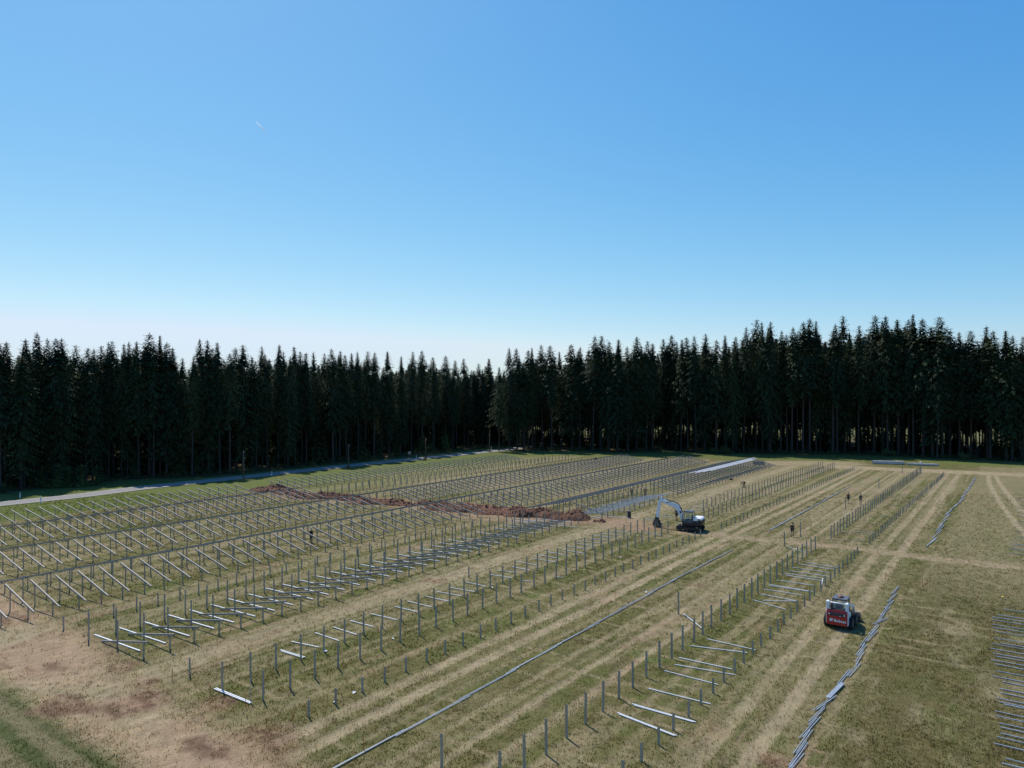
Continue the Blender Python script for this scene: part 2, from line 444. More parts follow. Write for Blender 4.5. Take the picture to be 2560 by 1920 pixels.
ua = np.concatenate([np.array([-6000, -3000, -1500, -800, -400, -200, -100, -50, -20, -5, 3]), np.arange(8, 76, 0.3), np.arange(76, 215, 0.6), np.array([220, 230, 245, 260, 280, 300, 330, 380, 450, 600, 900, 1500, 3000, 6000])])
va = np.concatenate([np.array([-6000, -3000, -1500, -900, -600, -450, -350, -300, -260, -230, -210]), np.arange(-200, -142, 2.0), np.arange(-142, -66, 0.25), np.arange(-66, 4, 0.15), np.arange(4, 22, 0.3), np.array([23, 26, 30, 36, 45, 60, 80, 110, 150, 220, 350, 700, 1500, 3000, 6000])])
GU, GV = np.meshgrid(ua, va, indexing='ij')
gc, gs, gg, gso = ground_color(GU, GV)
relief = 0.07 * (fbm(GU * 0.5, GV * 0.5, 71) - 0.5) + 0.10 * (fbm(GU * 0.12, GV * 0.12, 72) - 0.5) - 0.05 * np.clip(gs, 0, 1)
relief = relief * (np.abs(GU - 100) < 110) - 0.01
onroad = seg_dist(GU, GV, ROAD) < 3.4
relief = np.where(onroad, -0.06, relief)
pos = np.stack([GU * SN + GV * CS, GU * CS - GV * SN, relief], -1).reshape(-1, 3)
nu, nv = GU.shape
idx = np.arange(nu * nv).reshape(nu, nv)
fc = np.stack([idx[:-1, :-1], idx[1:, :-1], idx[1:, 1:], idx[:-1, 1:]], -1).reshape(-1, 4)[:, ::-1]
ground = link('ground', np_mesh('ground', pos, fc, M_GROUND, gc.reshape(-1, 3)))
tag(ground, kind='structure')
ground.data.polygons.foreach_set('use_smooth', np.ones(len(ground.data.polygons), dtype=bool))

# ---------------------------------------------------------------- grass tufts (one mesh)
M_GRASS, n, l, p = mat_new('grass_blades')
at = n.new('ShaderNodeAttribute'); at.attribute_name = 'col'
l.new(at.outputs['Color'], p.inputs['Base Color'])
p.inputs['Roughness'].default_value = 0.8; p.inputs['Specular IOR Level'].default_value = 0.2
tr = n.new('ShaderNodeBsdfTranslucent'); l.new(at.outputs['Color'], tr.inputs['Color'])
ms = n.new('ShaderNodeMixShader'); ms.inputs[0].default_value = 0.6
l.new(p.outputs[0], ms.inputs[1]); l.new(tr.outputs[0], ms.inputs[2]); l.new(ms.outputs[0], n['Material Output'].inputs['Surface'])
rg = np.random.default_rng(5)
NT = 100000
d = 32.0 * np.exp(rg.random(NT) * math.log(125 / 32.0))
xx = (rg.random(NT) * 2 - 1) * 0.76 * d
tu, tv = xx * SN + d * CS, xx * CS - d * SN
tc_, ts_, tg_, tso_ = ground_color(tu, tv)
keep = (rg.random(NT) > 0.75 * np.clip(ts_, 0, 1)) & (rg.random(NT) > tso_) & (tv > -136) & (seg_dist(tu, tv, ROAD) > 3.2)
xx, d, tu, tv, tc_, tg_ = xx[keep], d[keep], tu[keep], tv[keep], tc_[keep], tg_[keep]
NT = len(xx)
NB = 4
ang = rg.random((NT, NB)) * 6.283
hh = (0.03 + 0.06 * rg.random((NT, NB))) * (1 + 0.5 * np.clip(tg_, 0, 1))[:, None] * (0.8 + 0.5 * (d / 60))[:, None]
ww = 0.014 + 0.018 * rg.random((NT, NB)) * (d / 40)[:, None]
ox = xx[:, None] + 0.09 * rg.standard_normal((NT, NB)); oy = d[:, None] + 0.09 * rg.standard_normal((NT, NB))
lean = 0.3 + 0.8 * rg.random((NT, NB))
ca, sa = np.cos(ang), np.sin(ang)
V = np.empty((NT, NB, 3, 3))
V[..., 0, 0] = ox - ca * ww; V[..., 0, 1] = oy - sa * ww; V[..., 0, 2] = -0.02
V[..., 1, 0] = ox + ca * ww; V[..., 1, 1] = oy + sa * ww; V[..., 1, 2] = -0.02
V[..., 2, 0] = ox - sa * hh * lean; V[..., 2, 1] = oy + ca * hh * lean; V[..., 2, 2] = hh
tint = (1.15 + 0.5 * rg.random((NT, NB, 1)))
cc = tc_[:, None, :] * tint
cc = cc * np.where(rg.random((NT, NB, 1)) < 0.3, np.array((0.78, 1.08, 0.6)), np.array((1.08, 1.0, 0.9)))
cc = np.clip(np.repeat(cc[:, :, None, :], 3, 2), 0, 1)
grass = link('grass', np_mesh('grass', V.reshape(-1, 3), np.arange(NT * NB * 3).reshape(-1, 3), M_GRASS, cc.reshape(-1, 3)))
tag(grass, 'short dry mown grass covering the field between the posts', 'grass', kind='stuff')

# ---------------------------------------------------------------- road
M_ASPH = pmat('pale_asphalt', (0.26, 0.242, 0.222), 0.9, 0, 0.12, 0.6, 0.3, bscale=30, spec=.15)
M_LINE = pmat('road_paint', (0.72, 0.72, 0.70), 0.7, 0, 0.15, 2)
def ribbon(name, off0, off1, z, mat, pts=ROAD):
    us = np.arange(pts[0][0], pts[-1][0], 1.0)
    k = np.ones(9) / 9
    vv = np.convolve(np.pad(np.interp(us, [a for a, b in pts], [b for a, b in pts]), 4, mode='edge'), k, 'valid')
    slope = np.gradient(vv)
    vs = []
    for u0, v0, s0 in zip(us, vv, slope):
        nn = math.hypot(1, s0); nu_, nv_ = -s0 / nn, 1 / nn
        for o in (off0, off1):
            vs.append(W(u0 + nu_ * o, v0 + nv_ * o, z))
    fs = np.array([(2 * i, 2 * i + 2, 2 * i + 3, 2 * i + 1) for i in range(len(us) - 1)])
    return link(name, np_mesh(name, np.array(vs), fs, mat))
road = tag(ribbon('road', -2.6, 2.6, 0.012, M_ASPH), kind='structure')
ribbon('edge_line', -2.42, -2.30, 0.017, M_LINE).parent = road
ribbon('edge_line', 2.30, 2.42, 0.017, M_LINE).parent = road
# ================================================================ steel: posts, frames, rails
FR = -TH      # local +X = across the rows, local +Y = along the rows
def channel_pts(w, h, t, lip):
    """C profile in (a, b): web of width w at b=0, flanges h, small lips"""
    return [(-w / 2, 0), (w / 2, 0), (w / 2, h), (w / 2 - lip, h), (w / 2 - lip, h - t), (w / 2 - t, h - t), (w / 2 - t, t), (-w / 2 + t, t), (-w / 2 + t, h - t), (-w / 2 + lip, h - t), (-w / 2 + lip, h), (-w / 2, h)]
CAPS = [(0, 1, 6, 7), (1, 2, 5, 6), (2, 3, 4, 5), (0, 7, 8, 11), (8, 9, 10, 11)]
def extrude(prof, P, Q, A, B):
    """profile swept straight from P to Q with axes A, B"""
    n = len(prof)
    vs = [P + A * a + B * b for a, b in prof] + [Q + A * a + B * b for a, b in prof]
    fs = [(k, (k + 1) % n, n + (k + 1) % n, n + k) for k in range(n)]
    fs += [tuple(reversed(c)) for c in CAPS] + [tuple(n + i for i in c) for c in CAPS]
    return vs, fs
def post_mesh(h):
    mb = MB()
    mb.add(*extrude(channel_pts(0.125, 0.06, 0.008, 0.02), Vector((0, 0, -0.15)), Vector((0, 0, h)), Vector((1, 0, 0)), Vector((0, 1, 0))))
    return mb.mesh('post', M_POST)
def beam_mesh(P, Q, name, mat, w=0.075, h=0.12, yoff=0.0):
    """C beam between two points of the local (x, z) plane, open side down"""
    P, Q = Vector(P), Vector(Q)
    d = (Q - P).normalized(); s = d.cross(Vector((0, 0, 1))).normalized(); up = s.cross(d)
    o = Vector((0, yoff, 0))
    mb = MB()
    mb.add(*extrude(channel_pts(w, h, 0.008, 0.018), P + o + up * h / 2, Q + o + up * h / 2, s, -up))
    return mb.mesh(name, mat)
_post_cache = {}
def post_data(h):
    k = round(h, 2)
    if k not in _post_cache: _post_cache[k] = post_mesh(k)
    return _post_cache[k]

POSTS = []     # (u, v, height, line key)
def line(key, us, vf, h):
    for u in us:
        POSTS.append((u + RNG.uniform(-.06, .06), vf(u) + RNG.uniform(-.05, .05), h + RNG.uniform(-.05, .05), key))
def itp(*pts):
    a = [p[0] for p in pts]; b = [p[1] for p in pts]
    return lambda u: float(np.interp(u, a, b))
def steps(a, b, d):
    return list(np.arange(a, b + 1e-6, d))
# loader-side row (E) before and behind the cross path
line('loader tall', steps(25.35, 85.2, 1.912), itp((25, -18.7), (58, -18.66), (85, -18.44)), 1.68)
line('loader short', steps(29.24, 85.0, 1.912), itp((29, -14.6), (50, -14.5), (85, -14.13)), 0.89)
line('beyond tall', steps(92.1, 180, 1.83), itp((92, -18.38), (108, -18.1), (180, -17.3)), 1.66)
line('beyond short', steps(92.1, 176.5, 1.83), itp((92, -14.07), (100, -14.0), (176, -12.8)), 0.92)
# excavator row (G)
line('digger far', steps(24.3, 84.5, 1.92), itp((24, -38.3), (36, -38.7), (84, -38.94)), 1.68)
line('digger mid', steps(24.9, 84.5, 1.9), itp((25, -35.25), (36, -35.5), (84, -35.65)), 1.68)
line('digger short', steps(25.04, 85.5, 1.912), itp((25, -31.36), (36, -31.48), (85, -31.6)), 0.90)
line('digger far beyond', steps(104.0, 180, 1.8), itp((100, -38.7), (180, -37.6)), 1.62)
line('digger mid beyond', steps(95.8, 180, 1.8), itp((96, -35.4), (180, -34.85)), 1.60)
line('digger short beyond', steps(90.8, 180, 1.8), itp((90, -31.26), (180, -30.7)), 0.89)
# row with leaning rails (H)
US_H = steps(24.25, 84.4, 1.842)
line('lean far short', steps(23.76, 76, 1.842), itp((24, -57.9), (37, -58.4), (76, -58.6)), 1.02)
line('lean far', steps(23.72, 80, 1.842), itp((24, -53.7), (35, -54.1), (80, -54.4)), 1.92)
line('lean mid', US_H, itp((24, -50.66), (31, -51.05), (84, -51.3)), 1.90)
line('lean short', US_H, itp((24, -47.25), (31, -47.4), (84, -48.2)), 1.00)
US_H2 = steps(88.2, 111, 1.75)
line('lean mid beyond', US_H2, lambda u: -51.2, 1.85)
line('lean short beyond', US_H2, lambda u: -47.35, 0.98)
# unfinished second row from the road, beyond the earth heap (K)
line('road bare a', steps(84.5, 164, 1.65), lambda u: -94.0, 0.80)
line('road bare b', steps(84.5, 164, 1.65), lambda u: -96.8, 1.42)
line('road bare c', steps(83.1, 164, 1.65), lambda u: -98.9, 1.45)
line('road bare d', steps(84.3, 160, 1.65), lambda u: -102.2, 0.80)
# lone posts
for u, v, h in ((24.41, -41.97, 1.12), (52.99, -42.75, 1.05), (24.9, -21.7, 1.80), (53.87, -22.03, 1.68), (84.65, -21.81, 1.72), (91.62, -21.72, 1.75), (117.76, -21.37, 1.8), (147.44, -21.04, 1.75), (178.53, -20.83, 1.7), (83.2, -111.9, 1.4)):
    POSTS.append((u, v, h, 'lone'))
TXT = {'loader tall': 'tall grey steel post, {} from the near end of the line nearest the red loader',
       'loader short': 'short grey steel stub, {} from the near end of the line nearest the red loader',
       'beyond tall': 'tall post, {} past the cross path in the easternmost row',
       'beyond short': 'short stub, {} past the cross path in the easternmost row',
       'digger far': 'tall dark post, {} along the roadward line of the row ending at the excavator',
       'digger mid': 'tall grey post, {} along the middle line of the row ending at the excavator',
       'digger short': 'short grey stub, {} along the outer line of the row ending at the excavator',
       'digger far beyond': 'tall post behind the excavator, {} along the roadward line', 'digger mid beyond': 'tall post behind the excavator, {} along the middle line',
       'digger short beyond': 'short stub behind the excavator, {} along the track',
       'lean far short': 'short stub, {} along the roadward line of the row of slanting bright rails',
       'lean far': 'tall dark post, {} along the roadward side of the row of slanting rails',
       'lean mid': 'tall grey post crossed by slanting rails, {} from the near end',
       'lean short': 'short stub carrying the end of a slanting rail, {} from the near end',
       'lean mid beyond': 'tall post among slanting rails behind the earth heap, {} in line', 'lean short beyond': 'short stub under slanting rails behind the earth heap, {} in line',
       'road bare a': 'short stub beyond the earth heap, {} in the bare second row from the road', 'road bare b': 'tall post beyond the earth heap, {} in the bare second row from the road',
       'road bare c': 'tall roadward post beyond the earth heap, {} in the bare second row', 'road bare d': 'short roadward stub beyond the earth heap, {} in the bare second row'}
LONE = ['short post standing alone beside the pale lane near the reddish headland', 'short post standing alone by the reddish scraped lane patch', 'tall dark post standing alone in front of the long rail chain',
        'tall dark post standing alone beside a tilted loose rail', 'tall post beside the single man in black, nearer to the camera', 'tall post just behind the single man in black',
        'tall post beside the pair of men in black', 'lone post in the lane beyond the pair of men', 'lone post in front of the stacked beams', 'thin lone post behind the earth heap near the road']
def appear(u, v, h):
    return h / max(1.0, W(u, v).y)
cnt = {}
lab = []
for u, v, h, k in POSTS:
    if k == 'lone':
        lab.append(LONE[cnt.get(k, 0)])
    else:
        lab.append(TXT[k].format(ordinal(cnt.get(k, 0) + 1)))
    cnt[k] = cnt.get(k, 0) + 1
order = sorted(range(len(POSTS)), key=lambda i: -(9 if POSTS[i][3] == 'lone' else appear(*POSTS[i][:3])))
single = set(order[:296])
mbf = MB(); rest = 0
for i, (u, v, h, k) in enumerate(POSTS):
    if i in single:
        o = link('steel_post', post_data(round(h * 10) / 10))
        o.location = W(u, v); o.rotation_euler = (RNG.uniform(-.012, .012), RNG.uniform(-.012, .012), FR + RNG.uniform(-.05, .05))
        tag(o, lab[i], 'post', 'bare posts driven into the field')
    else:
        mbf.at(Matrix.Translation(W(u, v)) @ Matrix.Rotation(FR, 4, 'Z'))
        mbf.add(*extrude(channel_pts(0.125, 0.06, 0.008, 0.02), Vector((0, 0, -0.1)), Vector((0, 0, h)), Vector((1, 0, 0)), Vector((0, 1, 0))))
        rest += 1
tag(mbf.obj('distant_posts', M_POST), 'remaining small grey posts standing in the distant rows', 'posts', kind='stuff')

# ---------------------------------------------------------------- mounting frames
def lerp2(a, b, t): return (a[0] + (b[0] - a[0]) * t, a[1] + (b[1] - a[1]) * t)
def frame_row(us, near, far, label, vf=None, has_near=None, has_far=None, n0=1, shiny=False):
    """near/far = ((v, z) top, (v, z) bottom); each frame is an Empty with posts and sloping rafters"""
    vref = (near or far)[0][0]
    parts = {}
    bright = beam_mesh((far[0][0] - vref, 0, far[0][1]), (far[1][0] - vref, 0, far[1][1]), 'rafter', M_RAIL, 0.14, 0.13, -0.05) if shiny else None
    for key, seg in (('near', near), ('far', far)):
        if not seg: continue
        (vt, zt), (vb, zb) = seg
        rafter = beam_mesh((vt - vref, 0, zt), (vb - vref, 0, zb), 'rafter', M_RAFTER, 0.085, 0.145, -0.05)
        pl = []
        for t in (0.13, 0.76):
            v_, z_ = lerp2(seg[0], seg[1], t)
            pl.append((v_ - vref, post_data(z_ + 0.02)))
        parts[key] = (rafter, pl)
    for i, u in enumerate(us):
        vo = vf(u) if vf else 0.0
        e = empty('mounting_frame', W(u + RNG.uniform(-.05, .05), vref + vo + RNG.uniform(-.07, .07)), FR + RNG.uniform(-.012, .012),
                  label.format(ordinal(i + n0)), 'mounting frame', 'roof-shaped steel frames set up in rows')
        for key in parts:
            if key == 'near' and has_near and not has_near(u): continue
            if key == 'far' and has_far and not has_far(u): continue
            rafter, pl = parts[key]
            r = link('rafter', bright if (bright and key == 'far' and u > 128) else rafter, e)
            r.location = (RNG.uniform(-.08, .08), 0, 0)
            for px, pm in pl:
                q = link('post', pm, e); q.location = (px + RNG.uniform(-.03, .03), 0.0, 0)
F_I = (((-67.1, 2.00), (-61.6, 0.72)), ((-68.0, 2.05), (-74.2, 0.74)))
F_J = (((-82.6, 1.84), (-76.9, 0.68)), ((-83.4, 1.88), (-89.3, 0.70)))
F_K = (((-98.2, 1.68), (-92.1, 0.60)), ((-98.8, 1.70), (-104.8, 0.62)))
F_L = ((-113.0, 1.50), (-106.3, 0.56))
F_H = (((-51.9, 2.08), (-46.2, 0.75)), ((-52.6, 2.12), (-58.9, 0.80)))
frame_row(steps(23.3 - 1.82 * 2, 172, 1.82), F_I[0], F_I[1], 'sloping steel frame, {} from the near end of the fourth row from the road',
          vf=itp((23, 0), (80, .15), (172, -.1)), has_near=lambda u: not 80.8 < u < 83.8)
frame_row(steps(28.2 - 1.7 * 2, 77.0, 1.7), F_J[0], F_J[1], 'sloping steel frame, {} from the near end of the third row from the road')
frame_row(steps(79.2, 168, 1.68), F_J[0], F_J[1], 'sloping steel frame beyond the earth heap, {} in the third row from the road', has_near=lambda u: u > 82)
frame_row(steps(33.7 - 1.6 * 2, 77.0, 1.6), F_K[0], F_K[1], 'sloping steel frame, {} from the near end of the second row from the road')
frame_row(steps(36.5 - 1.7, 75.4, 1.7), F_L, None, 'single-slope steel frame, {} from the near end of the row nearest the road')
frame_row(steps(81.2, 153, 1.7), F_L, None, 'single-slope steel frame beyond the earth heap, {} in the row nearest the road', vf=itp((81, 0), (115, .3), (153, 1.6)))
frame_row(steps(86.2, 173, 1.75), F_H[0], F_H[1], 'wide steel frame behind the excavator, {} from the earth heap end', has_near=lambda u: u > 112.5)
# a loose diagonal rafter at the start of that row
o = link('rafter_rail', beam_mesh((-2.6, 0, 1.95), (2.5, 0, 0.75), 'rafter_rail', M_RAFTER, .085, .13))
o.location = W(88.3, -49.5); o.rotation_euler = (0, 0, FR)
tag(o, 'dark sloping rail fixed alone over the end of the earth heap', 'rail')

# ---------------------------------------------------------------- rails and rafters lying about
RAILS = 0
_bar = {}
def bar_mesh(L, w, h, mat):
    k = (round(L * 4), w, h, mat.name)
    if k not in _bar:
        _bar[k] = beam_mesh((-round(L * 4) / 8, 0, 0), (round(L * 4) / 8, 0, 0), 'rail', mat, w, h)
    return _bar[k]
def rail(p, q, label, group, w=0.07, h=0.042, mat=None, name='steel_rail'):
    """a rail from p to q (world)"""
    p, q = Vector(p), Vector(q)
    d = q - p
    o = link(name, bar_mesh(d.length, w, h, mat or M_RAIL))
    o.location = (p + q) / 2
    o.rotation_euler = (0, -math.asin(max(-1, min(1, d.z / d.length))), math.atan2(d.y, d.x))
    tag(o, label, 'rail', group)
    return o
RE = [(5.77,38.96,8.4,36.34),(5.82,38.79,8.3,36.32),(6.8,40.05,9.75,37.86),(6.82,39.9,9.67,37.83),(8.12,42.13,11.16,40.06),(9.57,44.91,12.41,42.68),(10.53,45.87,13.82,44.23),(11.04,47.12,13.98,45.1),(12.4,49.31,15.85,47.99),(13.9,50.71,16.64,48.47),(13.63,56.6,14.15,53.02),(20.44,60.33,22.18,57.58),(21.26,60.16,23.96,59.93),(21.74,62.08,23.94,59.99),(22.5,63.66,25.23,61.72),(23.41,64.89,26.27,62.88),(23.62,65.17,26.59,62.8),(24.88,66.71,27.58,64.89),(26.47,69.3,29.39,67.34),(26.38,68.63,28.93,66.42),(27.44,70.2,30.37,68.06),(28.28,71.61,30.96,69.52),(29.4,73.07,32.05,70.67),(30.42,73.83,32.76,71.47),(29.43,67.34,28.05,64.5),(31.48,81.39,32.38,78.13)]
RE2 = [(38.62,85.62,42.16,84.47),(41.59,89.93,45.08,88.44),(42.94,90.46,45.74,89.18),(44.12,91.85,46.61,90.3),(47.72,96.39,49.48,95.11),(52.18,101.89,54.42,101.89),(59.21,112.23,61.27,110.84),(62.04,116.88,64.57,115.62),(66.64,122.91,68.66,121.52)]
RG = [(-15.76,48.51,-13.76,47.19),(-15.65,48.29,-13.84,47.08),(-15.57,50.17,-13.26,49.02),(-14.38,51.99,-12.26,50.33),(-13.39,53.28,-11.29,51.61),(-12.51,54.83,-10.39,53.36),(-11.24,56.51,-8.87,54.98),(-9.62,58.42,-7.53,56.96),(-8.85,59.99,-6.56,58.26),(-7.46,61.36,-5.3,59.89),(-6.67,62.87,-4.37,61.47),(-5.71,64.19,-3.24,62.8),(-4.32,66.09,-2.33,64.5),(-2.21,68.85,0.0,67.55),(-1.4,70.43,0.54,69.52),(0.0,71.85,1.74,70.53),(0.6,74.19,2.65,72.43),(2.25,75.49,4.51,73.93),(2.76,77.12,5.04,75.55),(3.68,78.82,6.08,77.01),(5.53,80.0,7.92,77.85),(6.31,81.58,8.73,80.06),(7.44,83.1,9.57,81.64),(7.96,84.6,10.3,83.29),(9.25,86.17,11.45,84.81),(9.96,88.08,12.38,86.45),(11.17,89.18,13.44,87.86),(12.35,90.92,14.79,89.55),(16.76,89.93,18.53,87.93),(1.01,66.63,1.78,66.3),(4.2,67.85,4.85,67.72)]
RG2 = [(18.46,99.06,20.21,98.16),(19.41,100.64,21.01,100.08),(22.03,103.36,22.82,102.37),(21.39,101.89,22.68,100.27),(28.73,113.18,30.8,112.0),(27.69,110.5,29.57,109.48),(26.16,107.18,28.72,106.97),(67.71,161.14,69.34,159.46)]
RHP = [(12.27,101.89,16.76,99.99),(6.16,94.69,8.65,93.29),(0.0,100.27,3.17,97.27),(-0.56,98.61,2.36,96.83)]
RN = [(-17.67,42.14,-14.75,40.12),(-17.60,42.24,-14.70,40.22)]
def table(rows, label, group, first=1, **k):
    for i, (a, b, c, d) in enumerate(rows):
        rail((a, b, .045), (c, d, .045), label.format(ordinal(i + first)), group, **k)
GR = 'rails lying across the ground'
table(RE, 'rail lying crosswise between the loader-side posts, {} from the near end', GR)
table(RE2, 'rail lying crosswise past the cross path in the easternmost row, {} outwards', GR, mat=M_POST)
table(RG, 'bright rail lying crosswise in the row leading to the excavator, {} from the near end', GR)
table(RG2, 'bright rail lying on the grass behind the excavator bucket, {} outwards', GR)
table(RHP, 'bright rail lying at the foot of the red-brown earth heap, {} of four', GR, w=.1)
table(RN, 'rail lying beside the first posts by the reddish headland, {} of a pair', GR)
R0 = [(39.87,57.69),(38.39,56.24),(37.58,55.72),(37.13,54.98),(36.4,53.89),(35.93,53.19),(35.54,52.28),(34.51,50.93),(33.55,49.69),(34.23,49.83),(32.82,48.84),(32.36,47.89),(32.17,47.33),(31.45,46.7),(31.2,46.0),(30.53,44.82),(29.73,44.02),(29.71,43.16),(28.87,42.13),(28.54,41.55),(28.91,41.27),(27.82,40.86),(27.61,40.32),(27.66,40.02),(26.59,39.16),(26.24,38.61),(25.83,37.72),(25.59,37.26),(25.13,36.59),(24.69,36.21),(24.08,35.53),(23.65,34.05),(23.15,33.63)]
R0B = [(58.1,83.1),(57.7,82.33),(56.33,80.66),(56.05,79.7),(54.38,78.13),(87.95,123.62),(85.29,120.15),(82.33,116.25),(79.5,112.0),(76.99,108.59),(74.98,105.39),(71.82,101.41),(69.36,97.71),(67.15,94.27),(64.1,90.3),(62.15,87.36),(59.84,85.28)]
for rows, txt in ((list(reversed(R0)), 'bluish rail at the eastern border of the field, {} from the near end'), (list(reversed(R0B)), 'thin bluish rail at the eastern border past the cross path, {} outwards')):
    for i, (a, b) in enumerate(rows):
        j = RNG.uniform(-.02, .02)
        rail((a, b, .05), (a + 6 * (CS + SN * j), b - 6 * (SN - CS * j), .05), txt.format(ordinal(i + 1)), 'rails laid side by side at the eastern border', mat=M_RAILB)
# rails chained end to end along the rows
def chain(u0, u1, vf, txt, step, jit, zig, pieces=2, w=.065, mat=None):
    u = u0; i = 1
    while u < u1:
        v = vf(u)
        L = 5.9
        for k in range(pieces):
            o = (k - (pieces - 1) / 2) * 0.075
            s = RNG.uniform(-.5, .5)
            z0, z1 = RNG.uniform(-jit, jit), RNG.uniform(-jit, jit)
            rail(W(u + s, v + o - zig + z0, .05 + .004 * (i % 3)), W(u + s + L, v + o + zig + z1, .05 + .004 * (i % 3)), txt.format(ordinal(i)), 'rails chained end to end along the rows', w=w, mat=mat)
            i += 1
        u += step
chain(20.5, 75, itp((20, -26.0), (26, -25.85), (36, -26), (61, -26.35), (80, -26.0)), 'galvanised rail, {} from the near end of the long straight chain', 5.3, .03, .02, 2, .035, M_RAILB)
chain(93.2, 146, itp((93, -25.9), (150, -25.84)), 'galvanised rail past the cross path, {} of the straight chain', 5.3, .06, .06, 2, .07, M_RAILB)
RZ = [(12.87,33.12,14.7,35.54),(12.95,33.12,14.17,34.62),(13.8,34.62,15.57,36.94),(14.67,36.11,16.53,38.36),(15.68,37.63,17.48,39.72),(16.66,39.2,18.66,41.09),(19.59,42.73,21.38,45.01),(20.72,43.87,22.51,46.07),(22.26,46.07,23.84,48.25),(22.9,47.35,24.65,49.59),(24.08,49.13,25.75,51.32),(25.05,50.24,26.89,52.5),(26.02,51.74,27.74,53.82),(27.32,53.82,29.18,55.4),(28.16,54.64,29.63,56.66),(29.26,56.27,30.78,58.13),(30.3,57.82,32.19,60.06),(31.62,59.75,33.71,62.32),(33.11,62.0,35.04,64.5)]
for i, (a, b, c, d) in enumerate(RZ):
    q = Vector((c - a, d - b, 0)).normalized(); sd = Vector((q.y, -q.x, 0)) * .055
    for k in (-1, 1):
        t = q * RNG.uniform(-.25, .25)
        rail(Vector((a, b, .05 + .006 * (i % 3))) + sd * k + t, Vector((c, d, .05 + .006 * (i % 3))) + sd * k * RNG.uniform(.7, 1.3) + t, 'bluish rail, {} from the near end of the zigzag chain beside the red loader'.format(ordinal(2 * i + (1 if k < 0 else 2))),
             'rails chained end to end along the rows', w=.04, mat=M_RAILB)
chain(94.3, 175, itp((94, -8.25), (121, -8.2), (135, -7.6), (158, -7.3), (179, -7.1)), 'bluish rail past the cross path, {} of the zigzag chain', 5.2, .15, .2, 2, .08, M_RAILB)
o = rail(Vector((18.10, 40.74, .10)), Vector((19.89, 42.81, .10)), 'wide pale flat plate lying on the zigzag rail chain', None, w=.26, h=.05, mat=M_RAILB); o.name = 'flat_plate'
# row H: bright rafters on the grass and rafters leaning on the short stubs
for i, u in enumerate(US_H):
    vo = float(np.interp(u, [24, 31, 84], [0, -.12, -.9]))
    if i not in (24, 26):
        s = RNG.uniform(-.12, .12)
        rail(W(u + .18 + s, -54.55 + vo + RNG.uniform(-.3, .2), .05), W(u + .42 + s, -48.6 + vo, .05), 'bright rafter lying flat under the slanting rails, {} from the near end'.format(ordinal(i + 1)),
             'rafters lying flat in the row of slanting rails', .1, .07, M_RAIL, 'rafter_rail')
    if i < 31:
        rail(W(u - .12, -52.55 + vo + RNG.uniform(-.12, .12), .07), W(u + .10 + RNG.uniform(-.1, .1), -46.75 + vo + RNG.uniform(-.1, .1), 1.12), 'slanting rafter propped on a short stub, {} from the near end'.format(ordinal(i + 1)),
             'rafters propped on the short stubs', .085, .13, M_RAFTER, 'rafter_rail')
for i, u in enumerate(US_H2):
    rail(W(u - .1, -52.6 + RNG.uniform(-.12, .12), .07), W(u + .1, -46.55 + RNG.uniform(-.1, .1), 1.10), 'slanting rafter behind the earth heap, {} from the heap'.format(ordinal(i + 1)),
         'rafters propped on the short stubs', .07, .10, M_RAIL, 'rafter_rail')
    if i % 2 == 0: rail(W(u + .5, -53.6 + RNG.uniform(-.2, .2), .05), W(u + .6, -47.8, .05), 'bright rafter lying flat behind the earth heap, {} from the heap'.format(ordinal(i + 1)), 'rafters lying flat in the row of slanting rails', .1, .07, M_RAIL, 'rafter_rail')
# bright purlins laid side by side on the upper slope at the far end of the row behind the excavator
n = 1
for j in range(5):
    t = .03 + .045 * j
    v_, z_ = lerp2(F_H[0][0], F_H[0][1], t)
    u = 127.0 + RNG.uniform(0, 6) + 2.5 * j
    while u < 168:
        q = rail(W(u, v_, z_ + .14), W(u + 5.9, v_ + RNG.uniform(-.02, .02), z_ + .14), 'bright white purlin on the far end of the row behind the excavator, {} of them'.format(ordinal(n)), 'bright purlins laid on the far frames', .24, .07, M_RAIL, 'purlin')
        q.rotation_euler.rotate(Euler((0, 0, 0))); n += 1; u += 6.0
# ================================================================ trees
M_BARK = pmat('spruce_bark', (0.042, 0.033, 0.026), 0.9, 0, 0.3, 2.5, 0.6)
def foliage(name, dark, light, trans=0.12):
    m, n, l, p = mat_new(name)
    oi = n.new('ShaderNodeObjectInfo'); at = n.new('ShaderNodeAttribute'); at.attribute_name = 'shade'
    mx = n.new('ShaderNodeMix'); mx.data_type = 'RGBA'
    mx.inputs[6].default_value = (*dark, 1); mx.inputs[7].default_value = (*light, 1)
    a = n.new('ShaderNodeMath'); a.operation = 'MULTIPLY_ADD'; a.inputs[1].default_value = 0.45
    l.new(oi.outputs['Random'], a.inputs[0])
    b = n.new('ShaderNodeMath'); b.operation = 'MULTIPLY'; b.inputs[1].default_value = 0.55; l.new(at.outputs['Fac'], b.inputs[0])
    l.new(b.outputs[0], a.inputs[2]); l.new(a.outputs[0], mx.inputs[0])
    l.new(mx.outputs[2], p.inputs['Base Color'])
    p.inputs['Roughness'].default_value = 0.75; p.inputs['Specular IOR Level'].default_value = 0.2
    t = n.new('ShaderNodeBsdfTranslucent'); l.new(mx.outputs[2], t.inputs['Color'])
    ms = n.new('ShaderNodeMixShader'); ms.inputs[0].default_value = trans
    l.new(p.outputs[0], ms.inputs[1]); l.new(t.outputs[0], ms.inputs[2]); l.new(ms.outputs[0], n['Material Output'].inputs['Surface'])
    return m
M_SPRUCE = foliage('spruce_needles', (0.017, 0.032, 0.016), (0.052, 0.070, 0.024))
M_YOUNG = foliage('young_needles', (0.08, 0.125, 0.045), (0.14, 0.19, 0.06), 0.35)
